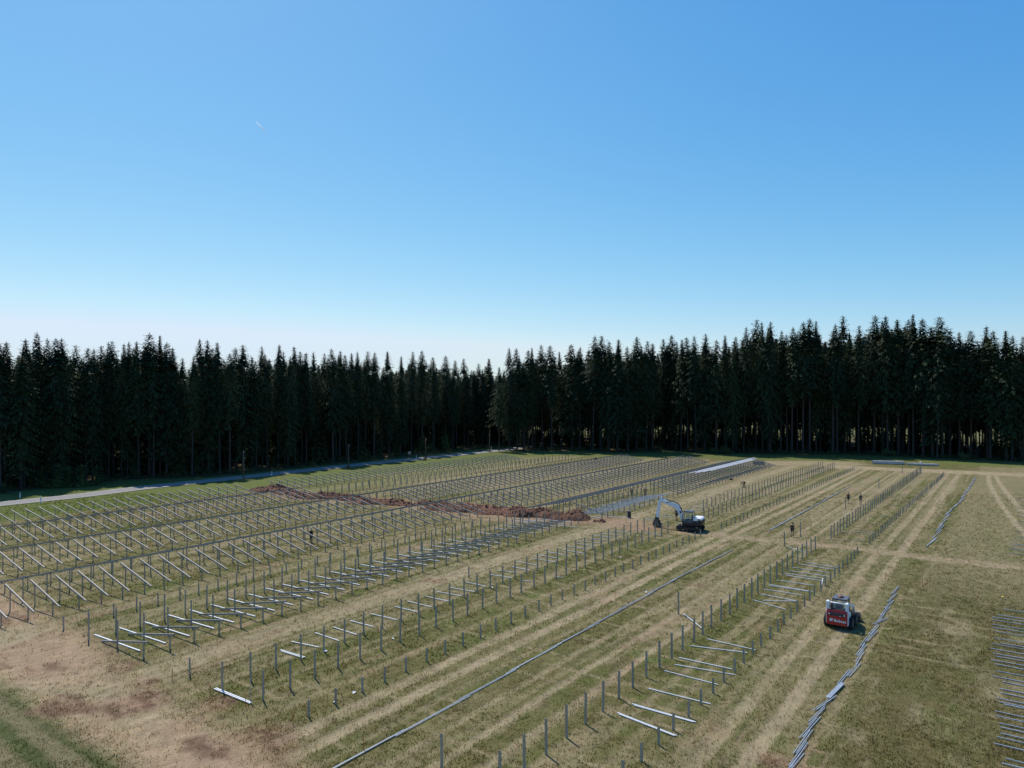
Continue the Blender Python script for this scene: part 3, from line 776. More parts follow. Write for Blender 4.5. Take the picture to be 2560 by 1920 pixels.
M_LEAF = foliage('bush_leaves', (0.06, 0.10, 0.03), (0.12, 0.16, 0.05), 0.35)

def crown_arrays(rng, H, base, R, whorl=0.40, per=(5, 8), sprays=6, spire=1.2, size=1.0, full=False):
    """quads of drooping needle sprays on whorled branches; z from base to H"""
    Q = []; S = []
    z = base
    sil = [rng.uniform(.72, 1.18) for _ in range(12)]
    kink = rng.uniform(.75, 1.5); tipk = rng.uniform(.65, 1.35)
    while z < H - 0.5:
        t = (z - base) / (H - base)
        top = H - z
        r = R * min(1.0, 0.03 + (top / (0.50 * (H - base) * kink)) ** 0.82) * (0.6 + 0.4 * min(1, t / 0.12 + 0.3))
        dens = 1.0 if (t > 0.18 or full) else 0.45 + 3.0 * t
        nb = max(3, int(rng.randint(*per) * dens + .5))
        ang0 = rng.uniform(0, 6.28)
        for b in range(nb):
            a = ang0 + 2 * math.pi * b / nb + rng.uniform(-.35, .35)
            rr = max(0.16, r * sil[int(a / 6.2832 * 12) % 12] * rng.uniform(0.62, 1.18))
            zz = z + rng.uniform(-.18, .18)
            slope = 0.55 - 1.25 * min(1, top / 8.0) + rng.uniform(-.12, .12)
            ca, sa = math.cos(a), math.sin(a)
            sh = rng.uniform(0, 1)
            nsp = max(2, int(sprays * min(1, rr / R + .15) + .5))
            k2 = min(1.0, 0.42 + rr / 2.6)
            for k in range(nsp):
                f = 0.15 + 0.85 * (k + rng.random() * .6) / nsp
                d = rr * f
                h = zz + slope * d + 0.11 * d * d / max(rr, .3)
                L = size * (0.40 + 0.34 * rng.random()) * k2
                w = 0.12 * size * (0.6 + 0.6 * rng.random()) * (0.5 + .5 * k2)
                for sd in ((-1, 1) if k < nsp - 1 else (0, 1)):
                    b2 = a + sd * rng.uniform(.45, 1.05)
                    cb, sb = math.cos(b2), math.sin(b2)
                    dr = slope - rng.uniform(.15, .9) * min(1, .3 + top / 6)
                    p0 = (ca * d, sa * d, h)
                    tip = (p0[0] + cb * L, p0[1] + sb * L, h + dr * L)
                    px, py = -sb * w, cb * w
                    m = (p0[0] + cb * L * .5, p0[1] + sb * L * .5, h + dr * L * .35)
                    Q.append((p0, (m[0] + px, m[1] + py, m[2] - .05 * k2), tip, (m[0] - px, m[1] - py, m[2] - .05 * k2)))
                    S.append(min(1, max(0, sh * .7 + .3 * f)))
        z += whorl * rng.uniform(.75, 1.25) * (0.75 + 0.35 * min(1, top / 8))
    # dense conical tip: short drooping sprays filling the top metres
    nk = 200
    for k in range(nk):
        top = 0.15 + 5.5 * (k / nk) ** .8; rr = (0.02 + 0.34 * tipk * top - 0.012 * top * top) * min(1.25, R / 3)
        a = rng.uniform(0, 6.28); d = rr * math.sqrt(rng.random()) * rng.uniform(.7, 1.25); L = (.14 + .09 * top) * min(size, 1.5); w = (.07 + .04 * top) * min(size, 1.5)
        ca, sa = math.cos(a), math.sin(a); z0 = H - top - .15 * d
        Q.append(((ca * d - sa * w, sa * d + ca * w, z0), (ca * (d + L * .6), sa * (d + L * .6), z0 - L * .5), (ca * d + sa * w, sa * d - ca * w, z0), (ca * d * .5, sa * d * .5, z0 + L * .55)))
        S.append(rng.random() * .6)
    # leader: short ascending twigs round the tip
    for k in range(7):
        zz = H - spire * .16 * k; L = (0.08 + .04 * k) * size
        a = rng.uniform(0, 6.28)
        for q in range(4):
            b = a + q * 1.57
            Q.append(((0, 0, zz), (math.cos(b + .35) * L * .5, math.sin(b + .35) * L * .5, zz + .04), (math.cos(b) * L, math.sin(b) * L, zz + .05), (math.cos(b - .35) * L * .5, math.sin(b - .35) * L * .5, zz - .03)))
            S.append(.5)
    v = np.array(Q, float).reshape(-1, 3)
    return v, np.repeat(np.array(S), 4)
def crown_mesh(name, v, s, mat):
    f = np.arange(len(v)).reshape(-1, 4)
    me = np_mesh(name, v, f, mat)
    at = me.attributes.new('shade', 'FLOAT', 'POINT'); at.data.foreach_set('value', s.astype(np.float32))
    return me
def trunk_mb(rng, H, base, r0, stubs=True):
    mb = MB()
    lx, ly = rng.uniform(-.25, .25), rng.uniform(-.25, .25)
    pts = [(lx * (t ** 2), ly * (t ** 2), -0.3 + (H + .1) * t) for t in (0, .02, .12, .35, .6, .8, .97)]
    mb.tube(pts, [r0 * 1.45, r0 * 1.12, r0, r0 * .82, r0 * .55, r0 * .28, .02], 8)
    if stubs:
        for k in range(26):
            z = rng.uniform(.12 * H, base + .12 * H); a = rng.uniform(0, 6.28); L = rng.uniform(.4, 1.7) * (0.4 + .6 * z / (base + 1)); dz = rng.uniform(-.45, .1) * L
            mb.tube([(0, 0, z), (math.cos(a) * L * .6, math.sin(a) * L * .6, z + dz * .4), (math.cos(a) * L, math.sin(a) * L, z + dz)], [.035, .022, .008], 4, False)
    return mb
H0 = 32.0
VAR = []
rng = random.Random(77)
for k in range(11):
    bh = rng.uniform(.30, .46) * H0 if k < 8 else rng.uniform(.14, .24) * H0
    Rr = rng.uniform(2.6, 4.1)
    v, s = crown_arrays(rng, H0, bh, Rr, 0.40, (5, 8), 6, rng.uniform(.9, 1.6))
    VAR.append((crown_mesh('crown', v, s, M_SPRUCE), trunk_mb(rng, H0, bh, rng.uniform(.20, .27)).mesh('trunk', M_BARK, smooth=True)))
LOWV = []
def slim_trunk(r0):
    mb = MB(); mb.tube([(0, 0, -.3), (0, 0, 12), (0, 0, H0 * .9)], [r0, r0 * .75, .05], 6, False); return mb
for k in range(7):
    deep = k >= 4
    bh = rng.uniform(.30, .44) * H0 if not deep else rng.uniform(.16, .34) * H0
    v, s = crown_arrays(rng, H0, bh, rng.uniform(2.8, 3.5), 0.85 if not deep else 1.3, (4, 6), 3 if not deep else 2, 1.2, 1.8 if not deep else 3.0, True)
    tb = slim_trunk(.22)
    LOWV.append((v, s, np.array(tb.v), tb.f))
SKY = [(-0.7199,0.0712),(-0.7126,0.0748),(-0.6857,0.0785),(-0.6678,0.0883),(-0.6548,0.0794),(-0.6434,0.0794),(-0.6337,0.0794),(-0.6125,0.0696),(-0.5995,0.0663),(-0.5897,0.0647),(-0.5767,0.0688),(-0.5669,0.0745),(-0.5604,0.0753),(-0.549,0.072),(-0.5409,0.0753),(-0.5246,0.0753),(-0.51,0.0875),(-0.4945,0.0834),(-0.4856,0.0737),(-0.4758,0.0663),(-0.4612,0.0517),(-0.4498,0.0549),(-0.4351,0.0794),(-0.427,0.0769),(-0.4107,0.0737),(-0.3969,0.0582),(-0.3879,0.0663),(-0.3782,0.0704),(-0.3652,0.0533),(-0.351,0.068),(-0.329,0.0704),(-0.3193,0.0606),(-0.3054,0.068),(-0.2949,0.0606),(-0.2892,0.059),(-0.277,0.0606),(-0.2639,0.0582),(-0.2517,0.0647),(-0.2425,0.0615),(-0.233,0.0558),(-0.2265,0.0582),(-0.2159,0.0606),(-0.207,0.0606),(-0.194,0.0598),(-0.1842,0.0387),(-0.1728,0.0606),(-0.1565,0.0541),(-0.1419,0.0606),(-0.1264,0.0623),(-0.111,0.0525),(-0.0931,0.0549),(-0.0784,0.0484),(-0.067,0.0509),(-0.0475,0.0436),(-0.0345,0.0509),(-0.0182,0.0387),(-0.0036,0.0663),(0.0073,0.0655),(0.0228,0.0623),(0.0293,0.0663),(0.0431,0.0704),(0.0561,0.0696),(0.0692,0.0606),(0.0846,0.0712),(0.0952,0.0672),(0.1139,0.0834),(0.1253,0.0826),(0.1351,0.0753),(0.1481,0.0777),(0.1627,0.068),(0.1749,0.0818),(0.1888,0.0753),(0.1977,0.072),(0.2115,0.0785),(0.2246,0.0834),(0.2376,0.0777),(0.2473,0.0802),(0.2587,0.0834),(0.2709,0.0859),(0.2872,0.0769),(0.3002,0.0839),(0.3149,0.0826),(0.3255,0.0956),(0.3425,0.1054),(0.3523,0.1021),(0.3632,0.103),(0.3779,0.0907),(0.3933,0.0956),(0.4088,0.1025),(0.4185,0.1073),(0.4275,0.1038),(0.4511,0.0916),(0.4576,0.0997),(0.4682,0.1119),(0.4869,0.0973),(0.5089,0.1119),(0.5219,0.1046),(0.5284,0.1111),(0.5642,0.1135),(0.578,0.1078),(0.591,0.0956),(0.6057,0.1095),(0.6293,0.0883),(0.6455,0.0899),(0.6683,0.0964),(0.6952,0.0899),(0.7033,0.0834),(0.718,0.0826)]
sk_a, sk_e = np.array(SKY).T
def env(t):
    """how high the tips reach (tangent of elevation seen from the drone's height) towards bearing t"""
    i = np.abs(sk_a - t) < 0.022
    return float(np.interp(t, sk_a, sk_e)) if not i.any() else float(min(sk_e[i].min() + .012, np.interp(t, sk_a, sk_e)))
TREES = []   # x, y, height, zone, depth behind the edge
def left_depth(x, y):
    u, v = UV(x, y)
    return float(np.interp(u, le_u, le_v)) - v
def right_depth(x, y):
    return (y - float(np.interp(x, re_x, re_y))) * 0.93
rng = random.Random(3)
# trees whose tips make the skyline
for a, e in SKY:
    lo, hi = 90.0, 330.0
    zone = 'road' if a < -0.02 else 'far'
    off = rng.uniform(1.0, 7.0)
    for _ in range(50):
        d = (lo + hi) / 2
        dep = left_depth(a * d, d) if zone == 'road' else right_depth(a * d, d)
        if dep < off: lo = d
        else: hi = d
    TREES.append((a * d, d, CAM_H + e * d, zone, off, True))
# the wood behind and between them
taken = [(t[0], t[1]) for t in TREES]
def free(x, y, r):
    return all((x - a) ** 2 + (y - b) ** 2 > r * r for a, b in taken)
cand = []
gx = -230.0
while gx < 250:
    gy = 95.0
    while gy < 310:
        x = gx + rng.uniform(-1.7, 1.7); y = gy + rng.uniform(-1.7, 1.7)
        if abs(x / y) < 0.80:
            dl, dr_ = left_depth(x, y), right_depth(x, y)
            u, v = UV(x, y)
            if 0.8 < dl < 72 and x < 2: cand.append((x, y, 'road', dl))
            elif 0.8 < dr_ < 70 and x > 1.5 and dl < 90: cand.append((x, y, 'far', dr_))
        gy += 4.1
    gx += 4.1
cand.sort(key=lambda c: c[3])
for x, y, zone, dep in cand:
    if dep > 28 and rng.random() < .30: continue
    if dep < 30:
        if not free(x, y, 2.6): continue
        taken.append((x, y))
    e = env(x / y) - abs(rng.gauss(0.010, 0.014)) - (0.016 if dep > 10 else 0.005)
    TREES.append((x, y, max(12.0, CAM_H + e * y), zone, dep, False))
TREES.sort(key=lambda t: (not t[5], t[4]))
ones, others = TREES[:298], TREES[298:]
def rank_of(dep): return 'front rank' if dep < 3 else 'second rank' if dep < 5.2 else 'inner rank'
groups = {}
for t in ones: groups.setdefault((t[3], rank_of(t[4])), []).append(t)
ZTXT = {'road': '{} of the road-side wood', 'far': '{} of the wood beyond the field'}
for (zone, rk), ts in sorted(groups.items()):
    ts.sort(key=lambda t: t[0] / t[1])
    for i, (x, y, h, _, dep, hero) in enumerate(ts):
        k = rng.randrange(8) if rng.random() < .82 else rng.randrange(8, 11)
        if -0.01 < x / y < 0.015 and dep < 8: k = 9
        e = empty('spruce_tree', (x, y, -.05), rng.uniform(0, 6.28), 'dark spruce, {} from the west in the {}'.format(ordinal(i + 1), ZTXT[zone].format(rk)), 'tree', 'spruces of the surrounding woods')
        s = h / H0
        w_ = s * rng.choice((rng.uniform(.8, 1.1), rng.uniform(.95, 1.4)))
        e.rotation_euler = (rng.gauss(0, .012), rng.gauss(0, .012), e.rotation_euler[2])
        e.scale = (w_, w_, s)
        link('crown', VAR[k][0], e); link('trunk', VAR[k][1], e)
# the remaining trees: one mass, with young growth below them
UNDER = []
for k in range(4):
    v, s = crown_arrays(rng, 6.0, .2, 1.9, .55, (4, 6), 2, .4, 2.0, True)
    UNDER.append((v, s))
cv, cs_, tv_, tf_ = [], [], [], []
nt = 0
for x, y, h, zone, dep, hero in others:
    v, s, t, f = LOWV[rng.randrange(4) if dep < 24 else rng.randrange(4, 7)]
    a = rng.uniform(0, 6.28); c_, s_ = math.cos(a), math.sin(a); k = h / H0
    R3 = np.array([[c_, -s_, 0], [s_, c_, 0], [0, 0, 1]]) * k
    cv.append(v @ R3.T + (x, y, 0)); cs_.append(s)
    tv_.append(t @ R3.T + (x, y, 0)); tf_ += [tuple(i + nt for i in q) for q in f]; nt += len(t)
for x, y, zone, dep in cand:
    if 5 < dep < 60 and rng.random() < (.42 if zone == 'road' else .30):
        v, s = UNDER[rng.randrange(4)]; k = rng.uniform(.6, 1.9 if zone == 'road' else 1.3)
        cv.append(v * k + (x + rng.uniform(-1.5, 1.5), y + rng.uniform(-1.5, 1.5), 0)); cs_.append(s)
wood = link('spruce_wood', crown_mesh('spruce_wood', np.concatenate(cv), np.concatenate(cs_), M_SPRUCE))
tag(wood, 'dark depths of the spruce wood behind the front trees', 'wood', kind='stuff')
me = bpy.data.meshes.new('wood_trunks'); me.from_pydata(np.concatenate(tv_).tolist(), [], tf_); me.materials.append(M_BARK)
tr_ = link('wood_trunks', me, wood)
tag(tr_, kind='stuff')
# ---------------------------------------------------------------- young spruces and bushes at the wood's edge
def young(x, y, h, lab):
    e = empty('young_spruce', (x, y, 0), rng.uniform(0, 6), lab, 'young tree', 'young growth along the wood edges')
    v, s = crown_arrays(rng, h, .15, h * .30, .26, (6, 9), 4, .4, .85)
    link('crown', crown_mesh('crown', v, s, M_YOUNG), e)
    trunk_mb(rng, h, .2, .06, False).obj('trunk', M_BARK, e)
def bush(x, y, h, r, lab):
    e = empty('leafy_bush', (x, y, 0), 0, lab, 'bush', 'young growth along the wood edges')
    Q = []; S = []
    for cl in range(14):
        a = rng.uniform(0, 6.28); d = r * math.sqrt(rng.random()); cz = h * rng.uniform(.25, .95) * (1 - .4 * d / r)
        for q in range(40):
            p = Vector((math.cos(a) * d + rng.gauss(0, .24 * r), math.sin(a) * d + rng.gauss(0, .24 * r), max(.05, cz + rng.gauss(0, .14 * h))))
            n_ = Vector((rng.gauss(0, 1), rng.gauss(0, 1), rng.gauss(0, 1))).normalized(); t1 = n_.orthogonal().normalized() * .13; t2 = n_.cross(t1).normalized() * .09
            Q.append((p - t1, p + t2, p + t1, p - t2)); S.append(rng.random())
    v = np.array([[tuple(c) for c in q] for q in Q]).reshape(-1, 3)
    link('foliage', crown_mesh('foliage', v, np.repeat(np.array(S), 4), M_LEAF), e)
    mb = MB()
    for k in range(5):
        a = rng.uniform(0, 6.28)
        mb.tube([(0, 0, -.1), (math.cos(a) * r * .3, math.sin(a) * r * .3, h * .4), (math.cos(a) * r * .5, math.sin(a) * r * .5, h * .8)], [.04, .03, .01], 5)
    mb.obj('stem', M_BARK, e)
for i, (x, y, h) in enumerate(((-91.3, 134.9, 3.4), (-87.5, 132.4, 4.2), (-84.7, 132.6, 4.6), (-83.0, 133.2, 4.0), (-81.2, 134.2, 4.3), (-79.8, 136.6, 3.9))):
    young(x, y, h, 'young bright spruce, {} in the clump beside the road at the western end'.format(ordinal(i + 1)))
young(-71.9, 152.5, 5.2, 'lone young spruce at the wood edge beyond the road bend')
young(-89.0, 124.5, 2.0, 'low young spruce close to the road at the western border')
BT = ['pale bush at the foot of the road-side wood near the leaning sign', 'slim pale bush beside the third utility pole', 'slim pale bush under the road-side wood past the third pole', 'thin bush between two slim bushes below the wood',
      'low bush at the shaded wood edge behind the long bright row', 'small bush at the shaded wood edge behind the long rows', 'yellowish bush in the shade behind the stacked beams', 'dark low bush in the shade past the stacked beams']
for lab, (x, y, h, r) in zip(BT, ((-33.9, 205.8, 4.0, 1.5), (-26.4, 209.8, 5.5, 1.0), (-19.9, 214.0, 6.0, 1.0), (-24.0, 211.0, 3.5, .8), (62.0, 206.8, 2.6, 1.6), (59.2, 208.8, 2.0, 1.3), (105.9, 200.4, 2.5, 1.6), (120.6, 189.4, 2.2, 1.7))):
    bush(x, y, h, r, lab)

# ---------------------------------------------------------------- undergrowth along the wood edges
rg = np.random.default_rng(9)
cl = []
for k in range(420):
    u = rg.uniform(30, 235); v = float(np.interp(u, le_u, le_v)) - rg.uniform(-2.0, 6.0); x, y = u * SN + v * CS, u * CS - v * SN; cl.append((x, y))
for k in range(380):
    x = rg.uniform(2, 190); y = float(np.interp(x, re_x, re_y)) + rg.uniform(-1.5, 7.0); cl.append((x, y))
Q = []; S = []
for x, y in cl:
    h = rg.uniform(.25, 1.3) * (1.5 if rg.random() < .15 else 1); r = rg.uniform(.4, 1.3); sh = rg.random()
    if seg_dist(np.array(UV(x, y)[0]), np.array(UV(x, y)[1]), ROAD) < 4.0: continue
    m = 34
    p = np.stack([x + rg.normal(0, r * .5, m), y + rg.normal(0, r * .5, m), np.clip(rg.uniform(0, h, m), .05, None)], -1)
    t1 = rg.normal(0, 1, (m, 3)); t1 /= np.linalg.norm(t1, axis=1)[:, None]; t2 = np.cross(t1, rg.normal(0, 1, (m, 3))); t2 /= np.linalg.norm(t2, axis=1)[:, None]
    t1 *= .16; t2 *= .10
    Q.append(np.stack([p - t1, p + t2, p + t1, p - t2], 1).reshape(-1, 3)); S.append(np.repeat(np.clip(sh + rg.normal(0, .2, m), 0, 1), 4))
M_UNDER = foliage('undergrowth_leaves', (0.035, 0.055, 0.02), (0.11, 0.115, 0.04), 0.3)
tag(link('undergrowth', crown_mesh('undergrowth', np.concatenate(Q), np.concatenate(S), M_UNDER)), 'low scrub and weeds along the foot of the woods', 'undergrowth', kind='stuff')
# ================================================================ machines
def cyl(name, mb_pts, r, n, mat, parent, smooth=False, bevel=0):
    mb = MB(); mb.tube(mb_pts, r, n); return mb.obj(name, mat, parent, bevel, smooth)
def lettering(txt, size, depth, mat, parent, loc, rot, name='lettering'):
    cu = bpy.data.curves.new('txt', 'FONT'); cu.body = txt; cu.size = size; cu.extrude = depth; cu.offset = size * .02
    cu.align_x = 'LEFT'; cu.resolution_u = 3
    t = bpy.data.objects.new('txt', cu); COL.objects.link(t)
    dg = bpy.context.evaluated_depsgraph_get()
    me = bpy.data.meshes.new_from_object(t.evaluated_get(dg))
    bpy.data.objects.remove(t, do_unlink=True)
    me.materials.clear(); me.materials.append(mat)
    o = link(name, me, parent); o.location = loc; o.rotation_euler = rot
    return o
def skid_loader(loc, rz):
    e = empty('skid_loader', loc, rz, 'white and red compact wheel loader seen from behind, orange beacon on its roof', 'loader')
    # chassis and engine housing
    mb = MB(); mb.box2((-.56, -1.18, .24), (.56, 1.12, .86)); mb.box2((-.50, .70, .50), (.50, 1.32, .95)); mb.obj('chassis', M_BLACK, e, .02)
    for s in (-1, 1):
        mb = MB(); mb.prism([(-1.24, .34), (-1.24, 1.30), (-1.10, 1.38), (-.35, 1.20), (-.35, .86), (-.98, .86), (-.98, .34)], s * .775, s * .70)
        mb.obj('side_panel', M_WHITE, e, .012)
    mb = MB(); mb.box2((-.70, -1.10, .90), (.70, -.42, 1.22)); mb.obj('engine_cover', M_DGREY, e, .02)
    # red rear door with its black vent band, lamps and lettering
    mb = MB(); mb.prism([(-1.34, .30), (-1.345, 1.18), (-1.27, 1.40), (-1.14, 1.40), (-1.14, .30)], -.715, .715)
    door = mb.obj('rear_door', M_RED, e, .025)
    mb = MB(); mb.box2((-.60, -1.362, .98), (.60, -1.34, 1.20)); mb.obj('vent_band', M_BLACK, door, .006)
    mb = MB()
    for k in range(5): mb.box((0, -1.366, 1.01 + .04 * k), (.78, .006, .012))
    mb.obj('vent_bar', M_DGREY, door)
    for x in (-.52, .52):
        mb = MB(); mb.tube([(x, -1.36, 1.09), (x, -1.385, 1.09)], [.065, .058], 16); mb.obj('tail_lamp', M_LAMP, door)
    lettering('Bobcat', .30, .004, M_WHITE, door, (-.20, -1.352, .55), (rad(90), 0, 0))
    mb = MB()
    for a, b in (((-.50, .56), (-.30, .61)), ((-.50, .63), (-.34, .69)), ((-.48, .71), (-.26, .77)), ((-.34, .63), (-.28, .69))):
        mb.box2((a[0], -1.356, a[1]), (b[0], -1.346, b[1]))
    mb.obj('emblem', M_WHITE, door)
    mb = MB(); mb.box2((.16, -1.372, .995), (.30, -1.364, 1.035)); mb.obj('model_plate', M_LAMP, door)
    # lift arms: rear towers, crossbar and the long arms reaching forward
    for s in (-1, 1):
        mb = MB(); mb.prism([(-1.22, 1.28), (-1.24, 1.94), (-1.16, 2.01), (-.98, 2.01), (-.90, 1.86), (-.92, 1.28)], s * .76, s * .56)
        mb.obj('lift_tower', M_WHITE, e, .02)
        mb = MB(); mb.beam((s * .70, -1.0, 1.90), (s * .70, .90, 1.32), .13, .20); mb.beam((s * .70, .80, 1.40), (s * .66, 1.42, .55), .13, .18)
        mb.obj('lift_arm', M_WHITE, e, .015)
        mb = MB(); mb.tube([(s * .60, -1.02, 1.80), (s * .52, -.55, 1.18)], .045, 10); mb.tube([(s * .52, -.55, 1.18), (s * .50, -.2, .80)], .028, 10)
        mb.obj('lift_cylinder', M_BLACK, e, smooth=False)
    mb = MB(); mb.tube([(-.60, -1.12, 1.90), (.60, -1.12, 1.90)], .05, 12); mb.obj('crossbar', M_WHITE, e, smooth=True)
    mb = MB(); mb.tube([(-.42, -1.18, 1.38), (-.40, -1.12, 1.62), (-.46, -.95, 1.80)], .05, 8); mb.tube([(-.30, -1.10, 1.36), (-.12, -.9, 1.30)], .05, 8); mb.obj('hose', M_BLACK, e, smooth=True)
    # cab
    mb = MB()
    for x in (-.47, .47):
        mb.beam((x, -.46, .95), (x, -.46, 2.02), .07, .08, (0, 1, 0)); mb.beam((x, .62, .95), (x, .50, 2.02), .07, .08, (0, 1, 0))
        mb.beam((x, -.46, 1.12), (x, .60, 1.12), .05, .06); mb.beam((x, -.46, 1.98), (x, .52, 1.98), .07, .06)
        for k in range(6): mb.beam((x, -.34 + .16 * k, 1.12), (x, -.34 + .155 * k, 1.98), .012, .012, (0, 1, 0))
    for z in (1.30, 1.98): mb.beam((-.47, -.46, z), (.47, -.46, z), .06, .07)
    mb.beam((-.47, .54, 1.98), (.47, .54, 1.98), .06, .07)
    cab = mb.obj('cab_frame', M_DGREY, e, .008)
    mb = MB(); mb.prism([(-.56, 2.0), (-.54, 2.08), (.60, 2.10), (.66, 2.02), (.62, 1.99)], -.53, .53); mb.obj('roof', M_DGREY, cab, .02)
    mb = MB(); mb.box2((-.42, -.47, 1.36), (.42, -.455, 1.94)); mb.obj('rear_window', M_GLASS, cab)
    mb = MB(); mb.box2((-.30, -.52, 1.20), (.30, -.48, 1.33)); mb.box2((-.20, -.60, 1.22), (.20, -.50, 1.34)); mb.obj('rear_panel', M_TAN, cab, .01)
    mb = MB(); mb.box2((-.25, -.30, 1.0), (.25, .25, 1.12)); mb.box2((-.25, -.38, 1.10), (.25, -.26, 1.62)); mb.obj('seat', M_BLACK, e, .03)
    # beacon
    mb = MB(); mb.tube([(0, -.02, 2.09), (0, -.02, 2.13), (0, -.02, 2.17)], [.23, .23, .16], 18); bc = mb.obj('beacon', M_BLACK, e)
    mb = MB(); mb.tube([(-.01, -.20, 2.10), (-.01, -.20, 2.22), (-.01, -.20, 2.27)], [.075, .07, .03], 14); mb.obj('beacon_lens', M_ORANGE, bc, smooth=True)
    # wheels
    for s in (-1, 1):
        for y in (-.62, .60):
            w = MB(); c = (s * .84, y, .43)
            w.tube([(s * .70, y, .43), (s * .985, y, .43)], .235, 20); w.tube([(s * .985, y, .43), (s * 1.0, y, .43)], .09, 10)
            for k in range(8):
                a = k * math.pi / 4; w.tube([(s * .985, y + .15 * math.cos(a), .43 + .15 * math.sin(a)), (s * .995, y + .15 * math.cos(a), .43 + .15 * math.sin(a))], .014, 6)
            wh = w.obj('wheel', M_DGREY, e)
            t = MB()
            n = 26; prof = [(-.155, .24), (-.165, .32), (-.15, .40), (-.13, .425), (.13, .425), (.15, .40), (.165, .32), (.155, .24)]
            vs = []; fs = []
            for k in range(n):
                a = 2 * math.pi * k / n
                for px, pr in prof: vs.append((c[0] + px, y + pr * math.cos(a), .43 + pr * math.sin(a)))
            m = len(prof)
            for k in range(n):
                for j in range(m - 1):
                    k2 = (k + 1) % n
                    fs.append((k * m + j, k * m + j + 1, k2 * m + j + 1, k2 * m + j))
            t.add(vs, fs)
            for k in range(18):
                for hs in (-1, 1):
                    a = 2 * math.pi * (k + (.5 if hs > 0 else 0)) / 18
                    t.box((c[0] + hs * .075, y + .435 * math.cos(a), .43 + .435 * math.sin(a)), (.15, .045, .035), Matrix.Rotation(a - math.pi / 2, 3, 'X') @ Matrix.Rotation(hs * .5, 3, 'Z'))
            t.obj('tyre', M_RUBBER, wh)
    # bucket lowered to the ground
    mb = MB()
    pr = [(1.55, .10), (1.50, .45), (1.62, .72), (1.66, .70), (1.56, .44), (1.60, .14), (2.28, .05), (2.28, .02), (1.62, .03)]
    mb.prism(pr, -1.02, 1.02)
    for s in (-1, 1): mb.prism([(1.55, .06), (1.50, .45), (1.64, .72), (1.80, .64), (2.26, .04)], s * 1.02, s * 1.0)
    mb.beam((-.6, 1.50, .5), (.6, 1.50, .5), .10, .34)
    mb.obj('bucket', M_STEEL, e)
    mb = MB(); mb.tube([(.60, 1.10, 1.20), (.56, 1.40, .75)], .04, 10); mb.tube([(-.60, 1.10, 1.20), (-.56, 1.40, .75)], .04, 10); mb.obj('tilt_cylinder', M_CHROME, e)
    mb = MB(); mb.box2((.775, -1.05, 1.02), (.84, -.92, 1.12)); mb.obj('work_lamp', M_LAMP, e, .01)
    return e
skid_loader((24.95, 53.95, 0), rad(-37))

